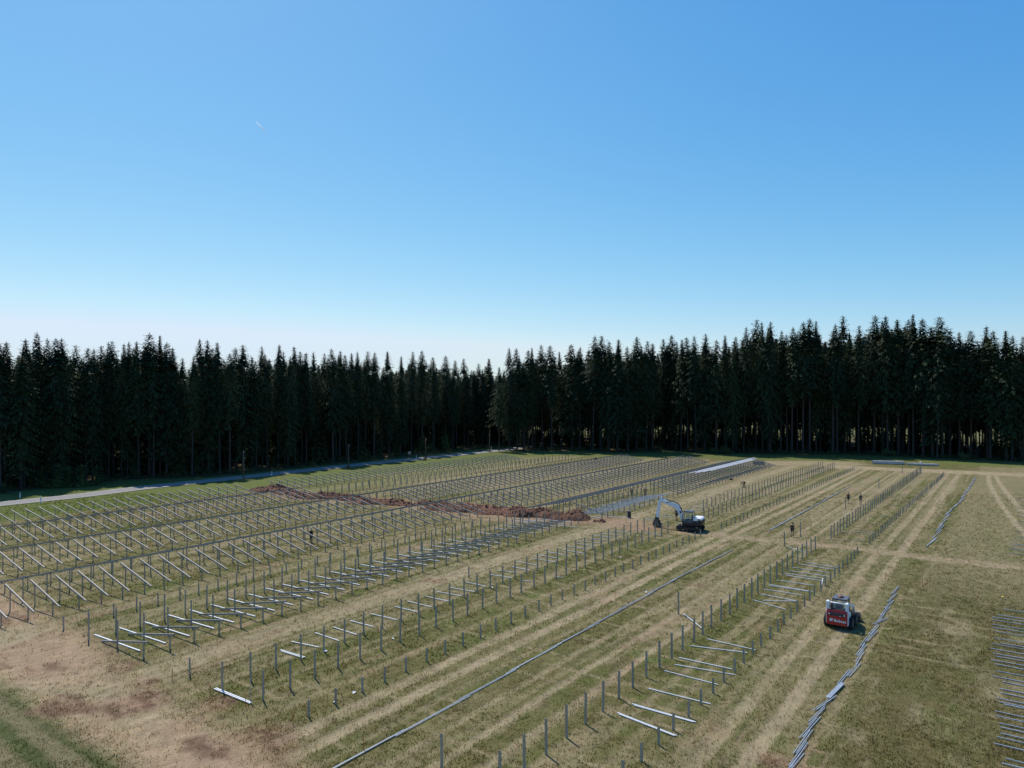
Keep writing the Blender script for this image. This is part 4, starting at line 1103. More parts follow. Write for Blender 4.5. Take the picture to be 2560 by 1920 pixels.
def excavator(loc, rz):
    e = empty('excavator', loc, rz, 'white and black tracked excavator digging beside the red-brown earth heap', 'excavator')
    # tracks
    for s in (-1, 1):
        x0, x1 = s * .70, s * 1.12
        def loop(r, z0, ya, yb, n=10):
            P = []
            for k in range(n + 1):
                a = -math.pi / 2 + math.pi * k / n; P.append((yb + r * math.cos(a), z0 + r * math.sin(a)))
            for k in range(n + 1):
                a = math.pi / 2 + math.pi * k / n; P.append((ya + r * math.cos(a), z0 + r * math.sin(a)))
            return P
        outer, inner = loop(.34, .345, -1.12, 1.12), loop(.275, .345, -1.12, 1.12)
        mb = MB(); n = len(outer)
        vs = [(x0, y, z) for y, z in outer] + [(x1, y, z) for y, z in outer] + [(x0, y, z) for y, z in inner] + [(x1, y, z) for y, z in inner]
        fs = []
        for k in range(n):
            k2 = (k + 1) % n
            fs += [(k, k2, n + k2, n + k), (2 * n + k, 3 * n + k, 3 * n + k2, 2 * n + k2), (k, 2 * n + k, 2 * n + k2, k2), (n + k, n + k2, 3 * n + k2, 3 * n + k)]
        mb.add(vs, fs)
        for k in range(17):
            y = -1.12 + 2.24 * k / 16
            mb.box(((x0 + x1) / 2, y, .69), (.42, .06, .035)); mb.box(((x0 + x1) / 2, y, .012), (.42, .06, .024))
        for yy in (-1.12, 1.12):
            for k in range(7):
                a = (-math.pi / 2 + math.pi * k / 6) * (1 if yy > 0 else -1) + (0 if yy > 0 else math.pi)
                mb.box(((x0 + x1) / 2, yy + .345 * math.cos(a), .345 + .345 * math.sin(a)), (.42, .06, .035), Matrix.Rotation(a - math.pi / 2, 3, 'X'))
        tr = mb.obj('track', M_RUBBER, e)
        for yy, nm in ((-1.12, 'sprocket'), (1.12, 'idler')):
            cyl(nm, [(s * .72, yy, .345), (s * 1.10, yy, .345)], .26, 20, M_BLACK, tr)
        for k in range(4):
            cyl('roller', [(s * .74, -.66 + .44 * k, .20), (s * 1.08, -.66 + .44 * k, .20)], .12, 14, M_BLACK, tr)
        mb = MB(); mb.box2((s * .80, -.95, .26), (s * 1.02, .95, .50)); mb.obj('track_frame', M_BLACK, tr, .02)
    mb = MB(); mb.box2((-.72, -.62, .36), (.72, .62, .62)); mb.tube([(0, 0, .60), (0, 0, .78)], .52, 24); mb.obj('undercarriage', M_BLACK, e)
    mb = MB(); mb.prism([(1.62, .10), (1.60, .42), (1.70, .56), (1.76, .55), (1.67, .40), (1.70, .08)], -1.12, 1.12); mb.beam((-.5, .6, .42), (-.6, 1.64, .34), .10, .12); mb.beam((.5, .6, .42), (.6, 1.64, .34), .10, .12)
    mb.obj('dozer_blade', M_STEEL, e)
    # house
    mb = MB(); mb.box2((-1.06, -1.18, .80), (1.06, .95, 1.12)); mb.obj('house_deck', M_BLACK, e, .04)
    mb = MB(); mb.prism([(-1.42, .82), (-1.50, 1.20), (-1.46, 1.50), (-1.0, 1.52), (-1.0, .80)], -1.04, 1.04); mb.obj('counterweight', M_BLACK, e, .05)
    mb = MB(); mb.prism([(-1.48, 1.50), (-1.44, 1.66), (-1.30, 1.76), (-.42, 1.80), (-.38, 1.12), (-1.0, 1.12), (-1.0, 1.50)], -1.03, 1.03); mb.obj('engine_hood', M_WHITE, e, .05)
    mb = MB(); mb.box2((-1.075, -.98, 1.12), (-1.05, -.42, 1.42)); mb.obj('side_grille', M_BLACK, e, .01)
    mb = MB(); mb.box2((-1.07, -1.32, 1.56), (-1.045, -1.05, 1.66)); mb.obj('red_decal', M_RED, e)
    mb = MB(); mb.box2((.10, -.38, 1.12), (1.03, .90, 1.40)); mb.obj('side_box', M_DGREY, e, .04)
    # cab on the left (-x)
    xl, xr = -1.05, -.05
    mb = MB()
    prof = [(-.38, 1.10), (-.42, 1.75), (-.36, 2.46), (.74, 2.46), (.92, 1.75), (.90, 1.10)]
    for x in (xl + .03, xr - .03):
        for (a, b), (c, d) in zip(prof, prof[1:] + prof[:1]): mb.beam((x, a, b), (x, c, d), .06, .075, (1, 0, 0))
        mb.beam((x, .36, 1.10), (x, .34, 2.46), .06, .075, (1, 0, 0)); mb.beam((x, -.41, 1.62), (x, .35, 1.55), .05, .08, (1, 0, 0))
    for a, b in prof: mb.beam((xl, a, b), (xr, a, b), .07, .07)
    cab = mb.obj('cab_frame', M_BLACK, e, .012)
    mb = MB(); mb.prism([(-.46, 2.46), (-.42, 2.55), (-.30, 2.58), (.66, 2.58), (.82, 2.53), (.84, 2.46)], xl - .03, xr + .03); mb.obj('roof', M_DGREY, cab, .03)
    mb = MB(); mb.box2((xl + .01, -.38, 1.10), (xl + .05, .34, 1.56)); mb.box2((xl + .01, .38, 1.10), (xl + .05, .86, 1.22)); mb.obj('door', M_DGREY, cab, .01)
    mb = MB(); mb.add([(xl + .03, -.38, 1.6), (xl + .03, .33, 1.6), (xl + .03, .32, 2.42), (xl + .03, -.34, 2.42)], [(0, 1, 2, 3)]); mb.obj('window', M_GLASS, cab)
    mb = MB(); mb.add([(xl + .03, .38, 1.25), (xl + .03, .87, 1.25), (xl + .03, .88, 1.75), (xl + .03, .70, 2.42), (xl + .03, .37, 2.42)], [(0, 1, 2, 3, 4)]); mb.obj('window', M_GLASS, cab)
    mb = MB(); mb.add([(xl + .06, .90, 1.2), (xr - .06, .90, 1.2), (xr - .06, .92, 1.75), (xr - .06, .75, 2.42), (xl + .06, .75, 2.42), (xl + .06, .92, 1.75)], [(0, 1, 2, 3, 4, 5)]); mb.obj('windscreen', M_GLASS, cab)
    mb = MB(); mb.add([(xl + .06, -.41, 1.7), (xr - .06, -.41, 1.7), (xr - .06, -.37, 2.42), (xl + .06, -.37, 2.42)], [(0, 1, 2, 3)]); mb.obj('rear_window', M_GLASS, cab)
    mb = MB(); mb.box2((-.80, -.20, 1.12), (-.32, .30, 1.42)); mb.box2((-.80, -.30, 1.40), (-.32, -.16, 2.05)); mb.obj('seat', M_BLACK, cab, .04)
    # boom, stick, bucket in the plane x = .28
    X = .28
    def plate(name, pts, w, mat, parent=e, bevel=.02):
        mb = MB(); mb.prism(pts, X - w / 2, X + w / 2); return mb.obj(name, mat, parent, bevel)
    mb = MB(); mb.box2((X - .28, .85, .82), (X + .28, 1.22, 1.18)); mb.tube([(X, 1.12, .72), (X, 1.12, 1.22)], .16, 16); mb.obj('swing_post', M_BLACK, e, .02)
    boom = plate('boom', [(1.00, .90), (1.22, .84), (1.52, 1.55), (1.98, 2.42), (2.20, 2.66), (4.06, 3.40), (4.14, 3.50), (4.08, 3.66), (3.92, 3.66), (1.98, 3.22), (1.60, 2.98), (1.22, 2.10)], .32, M_WHITE)
    lettering('Bobcat', .26, .004, M_DECAL, boom, (X - .166, 3.30, 3.22), (rad(90), rad(-20), rad(-90)))
    stick = plate('stick', [(3.84, 3.66), (3.94, 3.98), (4.10, 4.00), (4.30, 3.62), (4.46, 3.20), (4.72, 1.42), (4.60, 1.24), (4.38, 1.28), (4.08, 3.30)], .26, M_WHITE)
    plate('boom_bracket', [(1.30, 2.10), (1.50, 2.05), (1.62, 2.30), (1.44, 2.36)], .42, M_BLACK, boom)
    def ram(name, a, b, f=.58, r=.062):
        a, b = Vector(a), Vector(b); m = a.lerp(b, f)
        mb = MB(); mb.tube([a, m], r, 12); q = mb.obj(name, M_BLACK, e)
        mb = MB(); mb.tube([m, b], r * .55, 10); mb.obj('rod', M_CHROME, q)
    ram('boom_cylinder', (X, 1.30, .92), (X, 1.72, 2.34))
    ram('stick_cylinder', (X, 2.10, 3.42), (X, 3.96, 3.84), .62)
    ram('bucket_cylinder', (X, 4.28, 3.42), (X, 4.74, 1.78), .62)
    mb = MB(); mb.tube([(X + .1, 1.25, 2.2), (X + .1, 1.62, 3.06), (X + .1, 2.18, 3.42), (X + .1, 3.1, 3.66), (X + .1, 3.9, 3.76)], .035, 6); mb.tube([(X - .1, 1.25, 2.2), (X - .1, 1.62, 3.08), (X - .1, 2.18, 3.44), (X - .1, 3.1, 3.68)], .035, 6); mb.obj('hose', M_BLACK, boom, smooth=True)
    mb = MB(); mb.beam((X, 4.72, 1.76), (X, 4.78, 1.22), .16, .08); mb.beam((X, 4.70, 1.75), (X, 4.50, 1.50), .2, .07); mb.box((X, 4.62, 1.14), (.36, .46, .26)); mb.obj('coupler', M_BLACK, e, .015)
    mb = MB(); mb.tube([(X - .20, 4.55, 1.36), (X + .20, 4.55, 1.36)], .07, 14); mb.obj('pin', M_WHITE, e)
    hw = .42
    mb = MB()
    shell = [(4.86, 1.02), (5.06, .62), (5.10, .30), (4.92, .10), (4.55, .03), (4.05, .14), (4.05, .18), (4.54, .08), (4.88, .15), (5.04, .32), (5.00, .60), (4.80, .98)]
    mb.prism(shell, X - hw, X + hw)
    for s in (-1, 1): mb.prism([(4.86, 1.02), (5.06, .62), (5.10, .30), (4.92, .10), (4.55, .03), (4.05, .14), (4.34, .78), (4.50, 1.02)], X + s * hw, X + s * (hw - .03))
    mb.box2((X - .2, 4.42, .90), (X + .2, 4.9, 1.06))
    bk = mb.obj('bucket', M_STEEL, e)
    for k in range(5): 
        mb = MB(); mb.prism([(4.10, .10), (4.10, .20), (3.90, .17)], X - hw + .04 + k * .18, X - hw + .12 + k * .18); mb.obj('tooth', M_STEEL, bk)
    return e
excavator((23.05, 91.3, 0), rad(62))

# ================================================================ people
def skin_mesh(name, pts, edges, radii, mat, sub=1):
    me = bpy.data.meshes.new('tmp'); me.from_pydata(pts, edges, [])
    o = bpy.data.objects.new('tmp', me); COL.objects.link(o)
    md = o.modifiers.new('s', 'SKIN'); md.use_smooth_shade = True; md.branch_smoothing = .6
    for i, r in enumerate(radii):
        rr = r if isinstance(r, tuple) else (r, r)
        me.skin_vertices[0].data[i].radius = rr
        me.skin_vertices[0].data[i].use_root = (i == 0)
    sd = o.modifiers.new('d', 'SUBSURF'); sd.levels = sub; sd.render_levels = sub
    dg = bpy.context.evaluated_depsgraph_get()
    out = bpy.data.meshes.new_from_object(o.evaluated_get(dg))
    bpy.data.objects.remove(o, do_unlink=True); bpy.data.meshes.remove(me)
    out.name = name; out.materials.clear(); out.materials.append(mat)
    return out
def person(loc, rz, label, pose='stand', shirt=None, legs='shorts', leg_mat=None, cap=None, seed=0, H=1.76, long_sleeves=True):
    r = random.Random(seed)
    J = {}
    j = lambda: r.uniform(-.015, .015)
    if pose == 'bend':
        J.update(pel=(0, -.16, .90), spn=(0, .02, 1.02), che=(0, .26, 1.06), nek=(0, .42, 1.04), hdb=(0, .48, 1.01), hed=(0, .56, .97), top=(0, .64, .92))
        for s, n in ((-1, 'l'), (1, 'r')):
            J.update({'sh' + n: (s * .18, .34, 1.03), 'el' + n: (s * .22, .38, .74), 'wr' + n: (s * .16, .50, .50), 'ha' + n: (s * .15, .53, .42),
                      'hp' + n: (s * .10, -.16, .87), 'kn' + n: (s * .13, -.02, .47), 'an' + n: (s * .14, -.10 + .14 * (s > 0), .09), 'to' + n: (s * .16, .08 + .14 * (s > 0), .035)})
    else:
        st = .13 if pose == 'walk' else .02
        J.update(pel=(0, 0, .95), spn=(0, .0, 1.13), che=(0, .01, 1.34), nek=(0, .015, 1.49), hdb=(0, .03, 1.56), hed=(0, .035, 1.65), top=(0, .02, 1.73))
        for s, n in ((-1, 'l'), (1, 'r')):
            sw = st * s
            if pose == 'arms':      # hands brought up in front
                el, wr, ha = (s * .27, .06, 1.16), (s * .13, .26, 1.24), (s * .06, .30, 1.28)
            elif pose == 'hips':
                el, wr, ha = (s * .36, -.08, 1.18), (s * .22, .03, 1.02), (s * .17, .07, .98)
            else:
                el, wr, ha = (s * .225 + j(), -sw * .8, 1.14), (s * .22 + j(), -sw * 1.2 + .07, .90), (s * .215, -sw * 1.3 + .09, .82)
            J.update({'sh' + n: (s * .185, 0, 1.42), 'el' + n: el, 'wr' + n: wr, 'ha' + n: ha,
                      'hp' + n: (s * .09, 0, .92), 'kn' + n: (s * .105, sw * .9 + .03, .50), 'an' + n: (s * .11, sw * 1.4 - .03, .09), 'to' + n: (s * .13, sw * 1.4 + .14, .035)})
    k_ = H / 1.76
    J = {a: Vector(b) * k_ for a, b in J.items()}
    R = dict(pel=(.145, .11), spn=(.125, .095), che=(.15, .105), nek=.055, hdb=.062, hed=(.082, .098), top=.06)
    for n in 'lr': R.update({'sh' + n: .062, 'el' + n: .043, 'wr' + n: .030, 'ha' + n: (.036, .022), 'hp' + n: .088, 'kn' + n: .056, 'an' + n: .040, 'to' + n: .034})
    E = [('pel', 'spn'), ('spn', 'che'), ('che', 'nek'), ('nek', 'hdb'), ('hdb', 'hed'), ('hed', 'top')]
    for n in 'lr': E += [('che', 'sh' + n), ('sh' + n, 'el' + n), ('el' + n, 'wr' + n), ('wr' + n, 'ha' + n), ('pel', 'hp' + n), ('hp' + n, 'kn' + n), ('kn' + n, 'an' + n), ('an' + n, 'to' + n)]
    def build(name, mat, names, add=0.0, override=None, sub=1):
        jj = dict(J)
        if override: jj.update(override)
        ids = {a: i for i, a in enumerate(names)}
        es = [(ids[a], ids[b]) for a, b in E if a in ids and b in ids]
        rr = []
        for a in names:
            q = R[a]
            rr.append(tuple((x * k_ + add) for x in q) if isinstance(q, tuple) else q * k_ + add)
        return skin_mesh(name, [tuple(jj[a]) for a in names], es, rr, mat, sub)
    e = empty('person', loc, rz, label, 'person')
    body = build('body', M_SKIN, ['pel', 'spn', 'che', 'nek', 'hdb', 'hed', 'top'] + [p + n for n in 'lr' for p in ('sh', 'el', 'wr', 'ha', 'hp', 'kn', 'an', 'to')])
    # fingers, nose and ears join the body mesh
    bm = bmesh.new(); bm.from_mesh(body)
    mb = MB()
    for n, s in (('l', -1), ('r', 1)):
        w, h = J['wr' + n], J['ha' + n]; d = (h - w).normalized()
        side = d.cross(Vector((1, 0, 0)))
        side = side.normalized() if side.length > .1 else Vector((0, 1, 0))
        for q, L in enumerate((.075, .085, .08, .062)):
            b = h + side * (.018 * (q - 1.5)) + d * .01
            mb.tube([b, b + d * L * .55, b + d * L * .9 + Vector((-s * .015, .012, 0))], [.0095, .0085, .006], 5)
        b = w.lerp(h, .6) + side * .028
        mb.tube([b, b + (d + side * .8).normalized() * .04, b + (d + side * .3).normalized() * .075], [.012, .010, .007], 5)
    f = (J['top'] - J['hdb']).normalized()
    face = Vector((0, 1, 0)) if pose != 'bend' else Vector((0, .35, -.94))
    c = J['hed']
    mb.tube([c + face * .085 + f * .01, c + face * .115 - f * .02, c + face * .09 - f * .03], [.010, .016, .010], 6)
    for s in (-1, 1): mb.tube([c + Vector((s * .08, 0, 0)), c + Vector((s * .1, -.01, 0))], [.025, .02], 6)
    tm = mb.mesh('x'); bm.from_mesh(tm); bm.to_mesh(body); bm.free()
    link('body', body, e)
    mid = {}
    for n in 'lr': mid['el' + n] = J['sh' + n].lerp(J['el' + n], .75)
    if long_sleeves:
        mid = {'wr' + n: J['el' + n].lerp(J['wr' + n], .85) for n in 'lr'}
    link('shirt', build('shirt', shirt, ['pel', 'spn', 'che'] + ['sh' + n for n in 'lr'] + ['el' + n for n in 'lr'] + (['wr' + n for n in 'lr'] if long_sleeves else []), .016, mid), e)
    ov = {}
    if legs == 'shorts':
        for n in 'lr': ov['kn' + n] = J['hp' + n].lerp(J['kn' + n], .88)
        names = ['pel', 'hpl', 'hpr', 'knl', 'knr']
    else:
        names = ['pel', 'hpl', 'hpr', 'knl', 'knr', 'anl', 'anr']
        for n in 'lr': ov['an' + n] = J['an' + n] + Vector((0, 0, .03))
    link('shorts' if legs == 'shorts' else 'trousers', build('legs', leg_mat or M_CLOTH_B, names, .022, ov), e)
    for n in 'lr':
        mb = MB(); a, t = J['an' + n], J['to' + n]
        mb.tube([a + Vector((0, -.03, .07)), a + Vector((0, -.035, -.02)), Vector((a.x, a.y - .04, .035)), Vector((t.x, t.y, .04)), Vector((t.x, t.y + .04, .032))], [.055, .055, .05, .048, .03], 8)
        link('shoe', mb.mesh('shoe', M_SOLE, smooth=True), e)
    # hair or cap over the skull
    hb = MB(); c = J['hed'] + f * .03 - face * .012
    ax = f; bx = Vector((1, 0, 0)); cx = ax.cross(bx)
    rows = []
    for q in range(6):
        a = q / 5 * math.pi / 2 * .98
        rows.append((c + ax * (.112 * math.sin(a) - .01), .098 * math.cos(a) + .004))
    hb.tube([p for p, _ in rows], [x for _, x in rows], 14)
    if cap:
        hb.beam(c + face * .07 - ax * .005, c + face * .19 - ax * .025, .15, .012, f)
    link('cap' if cap else 'hair', hb.mesh('h', cap or M_HAIR, smooth=True), e)
    return e
yaw_to = lambda dx, dy: math.atan2(-dx, dy)
person((-23.7, 83.9, 0), yaw_to(.5, .8), 'worker in a dark shirt and pale cap among the near steel frames', 'stand', M_CLOTH_B, 'trousers', M_CLOTH_N, M_CAP, 1, 1.74)
person((20.2, 119.9, 0), yaw_to(-.3, 1), 'worker in black with a pale cap, the western one of two behind the excavator', 'walk', M_CLOTH_B, 'trousers', M_CLOTH_B, M_CAP, 2)
person((22.6, 120.6, 0), yaw_to(.2, -1), 'worker in a dark red shirt and blue trousers beside a workmate, behind the excavator', 'hips', M_CLOTH_R, 'trousers', M_CLOTH_N, M_CAP, 3)
person((43.6, 133.8, 0), yaw_to(-1, -.2), 'worker in black bending down beside the post line', 'bend', M_CLOTH_B, 'trousers', M_CLOTH_B, None, 4)
person((22.75, 98.3, 0), yaw_to(-1, -.3), 'worker in black shirt and shorts standing under the excavator boom', 'arms', M_CLOTH_B, 'shorts', M_CLOTH_N, None, 5, 1.85)
person((34.4, 87.3, 0), yaw_to(.4, .9), 'man in black shirt and shorts walking alone near two posts', 'walk', M_CLOTH_B, 'shorts', M_CLOTH_B, None, 6, 1.78)
person((54.0, 114.2, 0), yaw_to(.1, -1), 'man in long black shorts, western one of a pair on the far lane', 'walk', M_CLOTH_B, 'shorts', M_CLOTH_B, None, 7, 1.74)
person((55.4, 113.0, 0), yaw_to(-.1, -1), 'slim man in black, bare legs, eastern one of a pair on the far lane', 'stand', M_CLOTH_B, 'shorts', M_CLOTH_G, None, 8, 1.72)
# ================================================================ earth heaps
M_EARTH = pmat('red_brown_earth', (0.125, 0.056, 0.031), 0.95, 0, 0.5, 1.3, 1.0, bscale=5)
def heap(pts, hw, hh, seed, label):
    """a ridge of dug earth along the polyline pts (u, v)"""
    P = [np.array(p, float) for p in pts]
    L = [0]
    for a, b in zip(P, P[1:]): L.append(L[-1] + float(np.hypot(*(b - a))))
    n = int(L[-1] / .17); m = 31
    ss = np.linspace(0, L[-1], n)
    cu = np.interp(ss, L, [p[0] for p in P]); cv = np.interp(ss, L, [p[1] for p in P])
    du, dv = np.gradient(cu), np.gradient(cv); nn = np.hypot(du, dv); du /= nn; dv /= nn
    tt = np.linspace(-1, 1, m)
    S, T = np.meshgrid(ss, tt, indexing='ij')
    wv = hw * (0.72 + 0.6 * vnoise(ss * .45, ss * 0 + seed, seed))[:, None]
    U = cu[:, None] - dv[:, None] * T * wv; Vv = cv[:, None] + du[:, None] * T * wv
    endf = np.clip(np.minimum(S, L[-1] - S) / 1.4, 0, 1) ** .7
    ridge = np.clip(1 - np.abs(T), 0, 1) ** .75
    lum = 0.42 + 0.62 * vnoise(S * .55, T * 1.2 + seed, seed + 1)
    clod = np.abs(vnoise(U * 2.2, Vv * 2.2, seed + 2) - .5) * 0.5 + np.abs(vnoise(U * 4.7, Vv * 4.7, seed + 3) - .5) * 0.42
    Z = hh * endf * ridge * lum * 1.35 + clod * np.clip(ridge * 3, 0, 1) * endf * 0.95 - .03
    pos = np.stack([U * SN + Vv * CS, U * CS - Vv * SN, Z], -1).reshape(-1, 3)
    idx = np.arange(n * m).reshape(n, m)
    fc = np.stack([idx[:-1, :-1], idx[1:, :-1], idx[1:, 1:], idx[:-1, 1:]], -1).reshape(-1, 4)[:, ::-1]
    o = link('earth_heap', np_mesh('earth_heap', pos, fc, M_EARTH))
    tag(o, label, 'earth heap', 'red-brown earth dug from the trench')
    # loose clods on and beside it
    rg_ = np.random.default_rng(seed); r_ = random.Random(seed)
    mb = MB()
    for k in range(int(L[-1] * 18)):
        i = r_.randrange(n); t = max(-1.25, min(1.25, r_.gauss(0, .6))); q = int((min(1, max(-1, t)) + 1) / 2 * (m - 1))
        x = cu[i] - dv[i] * t * wv[i, 0]; y = cv[i] + du[i] * t * wv[i, 0]
        z = Z[i, q] if abs(t) <= 1 else 0.0
        s = r_.uniform(.06, .22) * (1 if abs(t) < .9 else .6)
        c = W(x, y, max(z, 0) + s * .25)
        d = [Vector((r_.gauss(0, 1), r_.gauss(0, 1), r_.gauss(0, .7))).normalized() * s * r_.uniform(.6, 1.1) for _ in range(6)]
        base = [Vector((s, 0, 0)), Vector((0, s, 0)), Vector((-s, 0, 0)), Vector((0, -s, 0)), Vector((0, 0, s * .8)), Vector((0, 0, -s * .6))]
        vs = [c + b * r_.uniform(.6, 1.2) + q_ * .35 for b, q_ in zip(base, d)]
        mb.add(vs, [(0, 1, 4), (1, 2, 4), (2, 3, 4), (3, 0, 4), (1, 0, 5), (2, 1, 5), (3, 2, 5), (0, 3, 5)])
    tag(mb.obj('clods', M_EARTH, o), kind='stuff')
heap([(77.8, -113.6), (79.4, -108.5), (79.2, -103), (77.4, -98.2)], 1.6, .60, 1, 'red-brown earth heap at the roadward end of the trench')
heap([(81.2, -114.4), (82.8, -112.4), (83.4, -110.6)], .8, .5, 2, 'small dark earth heap closest to the road')
heap([(77.6, -99.0), (79.6, -95.0), (81.0, -91.0), (81.4, -86.8)], 1.8, .70, 3, 'long red-brown earth heap under the second row from the road')
heap([(78.3, -87.6), (80.6, -82.6), (82.0, -77.6)], 1.5, .58, 4, 'low red-brown earth heap in the gap of the third row from the road')
heap([(82.9, -78.0), (85.0, -74.4), (85.4, -72.6)], 1.0, .5, 5, 'smallest dark earth heap beside the long dark ridge of frames')
heap([(81.4, -74.4), (82.6, -69.6), (83.4, -65.0), (84.8, -59.6)], 2.3, 1.0, 6, 'broad red-brown earth heap under the sloping frames of the fourth row')
heap([(83.6, -60.6), (85.2, -56.4), (85.9, -52.4)], 1.9, 1.1, 7, 'tall reddish earth heap with a dark clod on top, beside the bright rails')
heap([(84.2, -53.4), (86.0, -51.2), (87.4, -48.8)], 1.5, .95, 8, 'reddish earth heap nearest the excavator')
heap([(86.2, -47.4), (86.5, -45.9)], .5, .3, 9, 'last little earth mound next to the excavator bucket')

# ================================================================ stacks, boxes and small things
def stack(name, c, rz, L, nx, nz, w, h, mat, label):
    e = empty(name, c, rz, label, 'stack')
    m = beam_mesh((-L / 2, 0, 0), (L / 2, 0, 0), 'beam', mat, w, h)
    r = random.Random(nx * 31 + nz)
    for s in (-.35, .35):
        mb = MB(); mb.box((s * L, 0, .06), (.12, nx * w * 1.25, .12)); mb.obj('timber', M_CREAM, e)
    for k in range(nz):
        for i in range(nx):
            o = link('beam', m, e); o.location = (r.uniform(-.12, .12), (i - (nx - 1) / 2) * w * 1.12, .12 + h * (k + .5)); o.rotation_euler = (0, 0, r.uniform(-.004, .004))
    mb = MB()
    for s in (-.25, .3): mb.box((s * L, 0, .12 + nz * h + .03), (.06, nx * w * 1.15, .02))
    mb.obj('strap', M_PAPER, e)
    return e
stack('beam_stack', (93.9, 177.6, 0), math.atan2(-2.0, 6.8), 7.0, 9, 5, .20, .13, M_RAILB, 'taller stack of pale grey beams at the shaded wood edge')
stack('beam_stack', (100.6, 174.3, 0), math.atan2(-2.8, 6.2), 6.7, 8, 3, .18, .12, M_RAILB, 'lower stack of grey beams east of the taller stack, small white bag on top')
stack('beam_stack', (61.0, 175.8, 0), .05, 2.4, 9, 6, .14, .12, M_DGREY, 'short dark bluish stack of profiles among the far frames')
def bag(loc, s, mat, label, cat='bag'):
    r = random.Random(label)
    mb = MB(); n = 9
    rows = [(0, .75), (.18, 1.0), (.5, .92), (.75, .6), (.88, .28), (1.0, .36)]
    vs = []; fs = []
    for z, q in rows:
        for k in range(n):
            a = 2 * math.pi * k / n; rr = s * q * r.uniform(.85, 1.15) * .6; vs.append((rr * math.cos(a) * 1.2, rr * math.sin(a), z * s))
    for i in range(len(rows) - 1):
        for k in range(n): fs.append((i * n + k, i * n + (k + 1) % n, (i + 1) * n + (k + 1) % n, (i + 1) * n + k))
    fs.append(tuple(range(n - 1, -1, -1))); fs.append(tuple((len(rows) - 1) * n + k for k in range(n)))
    mb.add(vs, fs); o = mb.obj('bag', mat, None, smooth=True); o.location = loc
    tag(o, label, cat); return o
bag((100.2, 174.4, .62), .35, M_PAPER, 'small white bag lying on the lower beam stack')
bag((44.7, 145.0, 0), .45, M_CLOTH_B, 'black bag lying on the grass at the foot of the far frames')
bag((W(150.5, -82.4).x, W(150.5, -82.4).y, 1.80), .5, M_CLOTH_B, 'black bag hanging on the far ridge of the third row')
# black upright box by the heap
e = empty('tool_box', (16.5, 100.6, 0), .35, 'black upright box standing at the end of a bright rail near the excavator', 'box')
mb = MB(); mb.prism([(-.26, 0), (-.22, .86), (.20, .90), (.26, 0)], -.26, .26); mb.obj('body', M_BLACK, e, .02)
mb = MB(); mb.box2((-.29, -.27, .90), (.29, .25, .96)); mb.obj('lid', M_DGREY, e, .015)
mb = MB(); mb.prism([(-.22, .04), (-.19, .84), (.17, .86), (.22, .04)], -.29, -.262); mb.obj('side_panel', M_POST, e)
mb = MB(); mb.tube([(-.15, -.29, .72), (-.15, -.33, .72), (.15, -.33, .72), (.15, -.29, .72)], .014, 6); mb.obj('handle', M_STEEL, e)
# stakes
ST = [(-20.83, 43.58), (-17.66, 41.64), (-14.93, 39.87), (-11.63, 37.77), (-7.28, 34.89), (16.64, 55.65), (42.66, 71.1), (47.39, 77.51), (35.27, 67.11), (37.45, 64.88), (40.03, 61.02), (38.22, 61.37), (40.11, 78.07), (20.18, 53.3)]
ST_L = ['beside the near reddish headland, farthest west', 'just before the pair of rails by the headland', 'at the far end of the pair of rails by the headland', 'beside the outermost near stub of the middle row', 'in the grass before the long straight chain',
        'between the tall posts of the loader-side row', 'on the grass just south of the cross path', 'on the grass north of the cross path near the zigzag chain', 'alone in brown grass before the cross path', 'beside the greyish pin in brown grass',
        'tallest of those in the open brown grass', 'small one next to the tallest in the brown grass', 'at the western edge of the cross path', 'beside the stubs near the red loader']
for (x, y), t in zip(ST, ST_L):
    mb = MB(); h = RNG.uniform(.5, .75); mb.tube([(0, 0, -.05), (RNG.uniform(-.03, .03), RNG.uniform(-.03, .03), h)], [.022, .016], 6)
    mb.tube([(0, 0, h - .02), (0, 0, h + .012)], .03, 6)
    o = mb.obj('marker_stake', M_STAKE); o.location = (x, y, 0)
    tag(o, 'thin red-orange marker stake ' + t, 'stake', 'red-orange marker stakes')
mb = MB(); mb.tube([(0, 0, -.05), (.02, .02, 1.25)], [.028, .022], 6); mb.box((.02, .02, 1.2), (.08, .02, .12)); o = mb.obj('wooden_stake', M_CREAM); o.location = (-14.94, 40.54, 0)
tag(o, 'tall bare wooden stake behind the pair of rails by the headland', 'stake')
e = empty('flag_stake', (40.84, 59.17, 0), 0, 'thin grey stake with a yellow top in the brown grass', 'stake')
mb = MB(); mb.tube([(0, 0, -.05), (0, 0, .62)], .018, 6); mb.obj('rod', M_POST, e)
mb = MB(); mb.tube([(0, 0, .60), (0, 0, .66), (0, 0, .70)], [.10, .09, .03], 10); mb.obj('yellow_top', M_YELLOW, e)
SCR = [((-8.51, 50.83), 'in the grass of the middle row'), ((-9.22, 41.61), 'near the short stubs of the middle row'), ((11.84, 62.72), 'beside the long straight chain'), ((-12.66, 48.28), 'at the foot of a tall dark post'),
       ((-1.8, 64.3), 'at the foot of a post farther along'), ((11.63, 76.03), 'between the far stubs'), ((-10.04, 40.28), 'at the foot of a near stub')]
for (x, y), t in SCR:
    mb = MB(); a = RNG.uniform(0, 3); 
    mb.add([(-.12, -.05, .02), (.12, -.06, .04), (.14, .06, .02), (-.02, .10, .09), (-.13, .05, .03), (0, 0, .0)], [(0, 1, 2, 3, 4), (1, 0, 5), (2, 1, 5), (3, 2, 5), (4, 3, 5), (0, 4, 5)])
    o = mb.obj('paper_scrap', M_PAPER); o.location = (x, y, .02); o.rotation_euler = (0, 0, a)
    tag(o, 'small crumpled white scrap lying ' + t, 'scrap', 'white scraps on the grass')

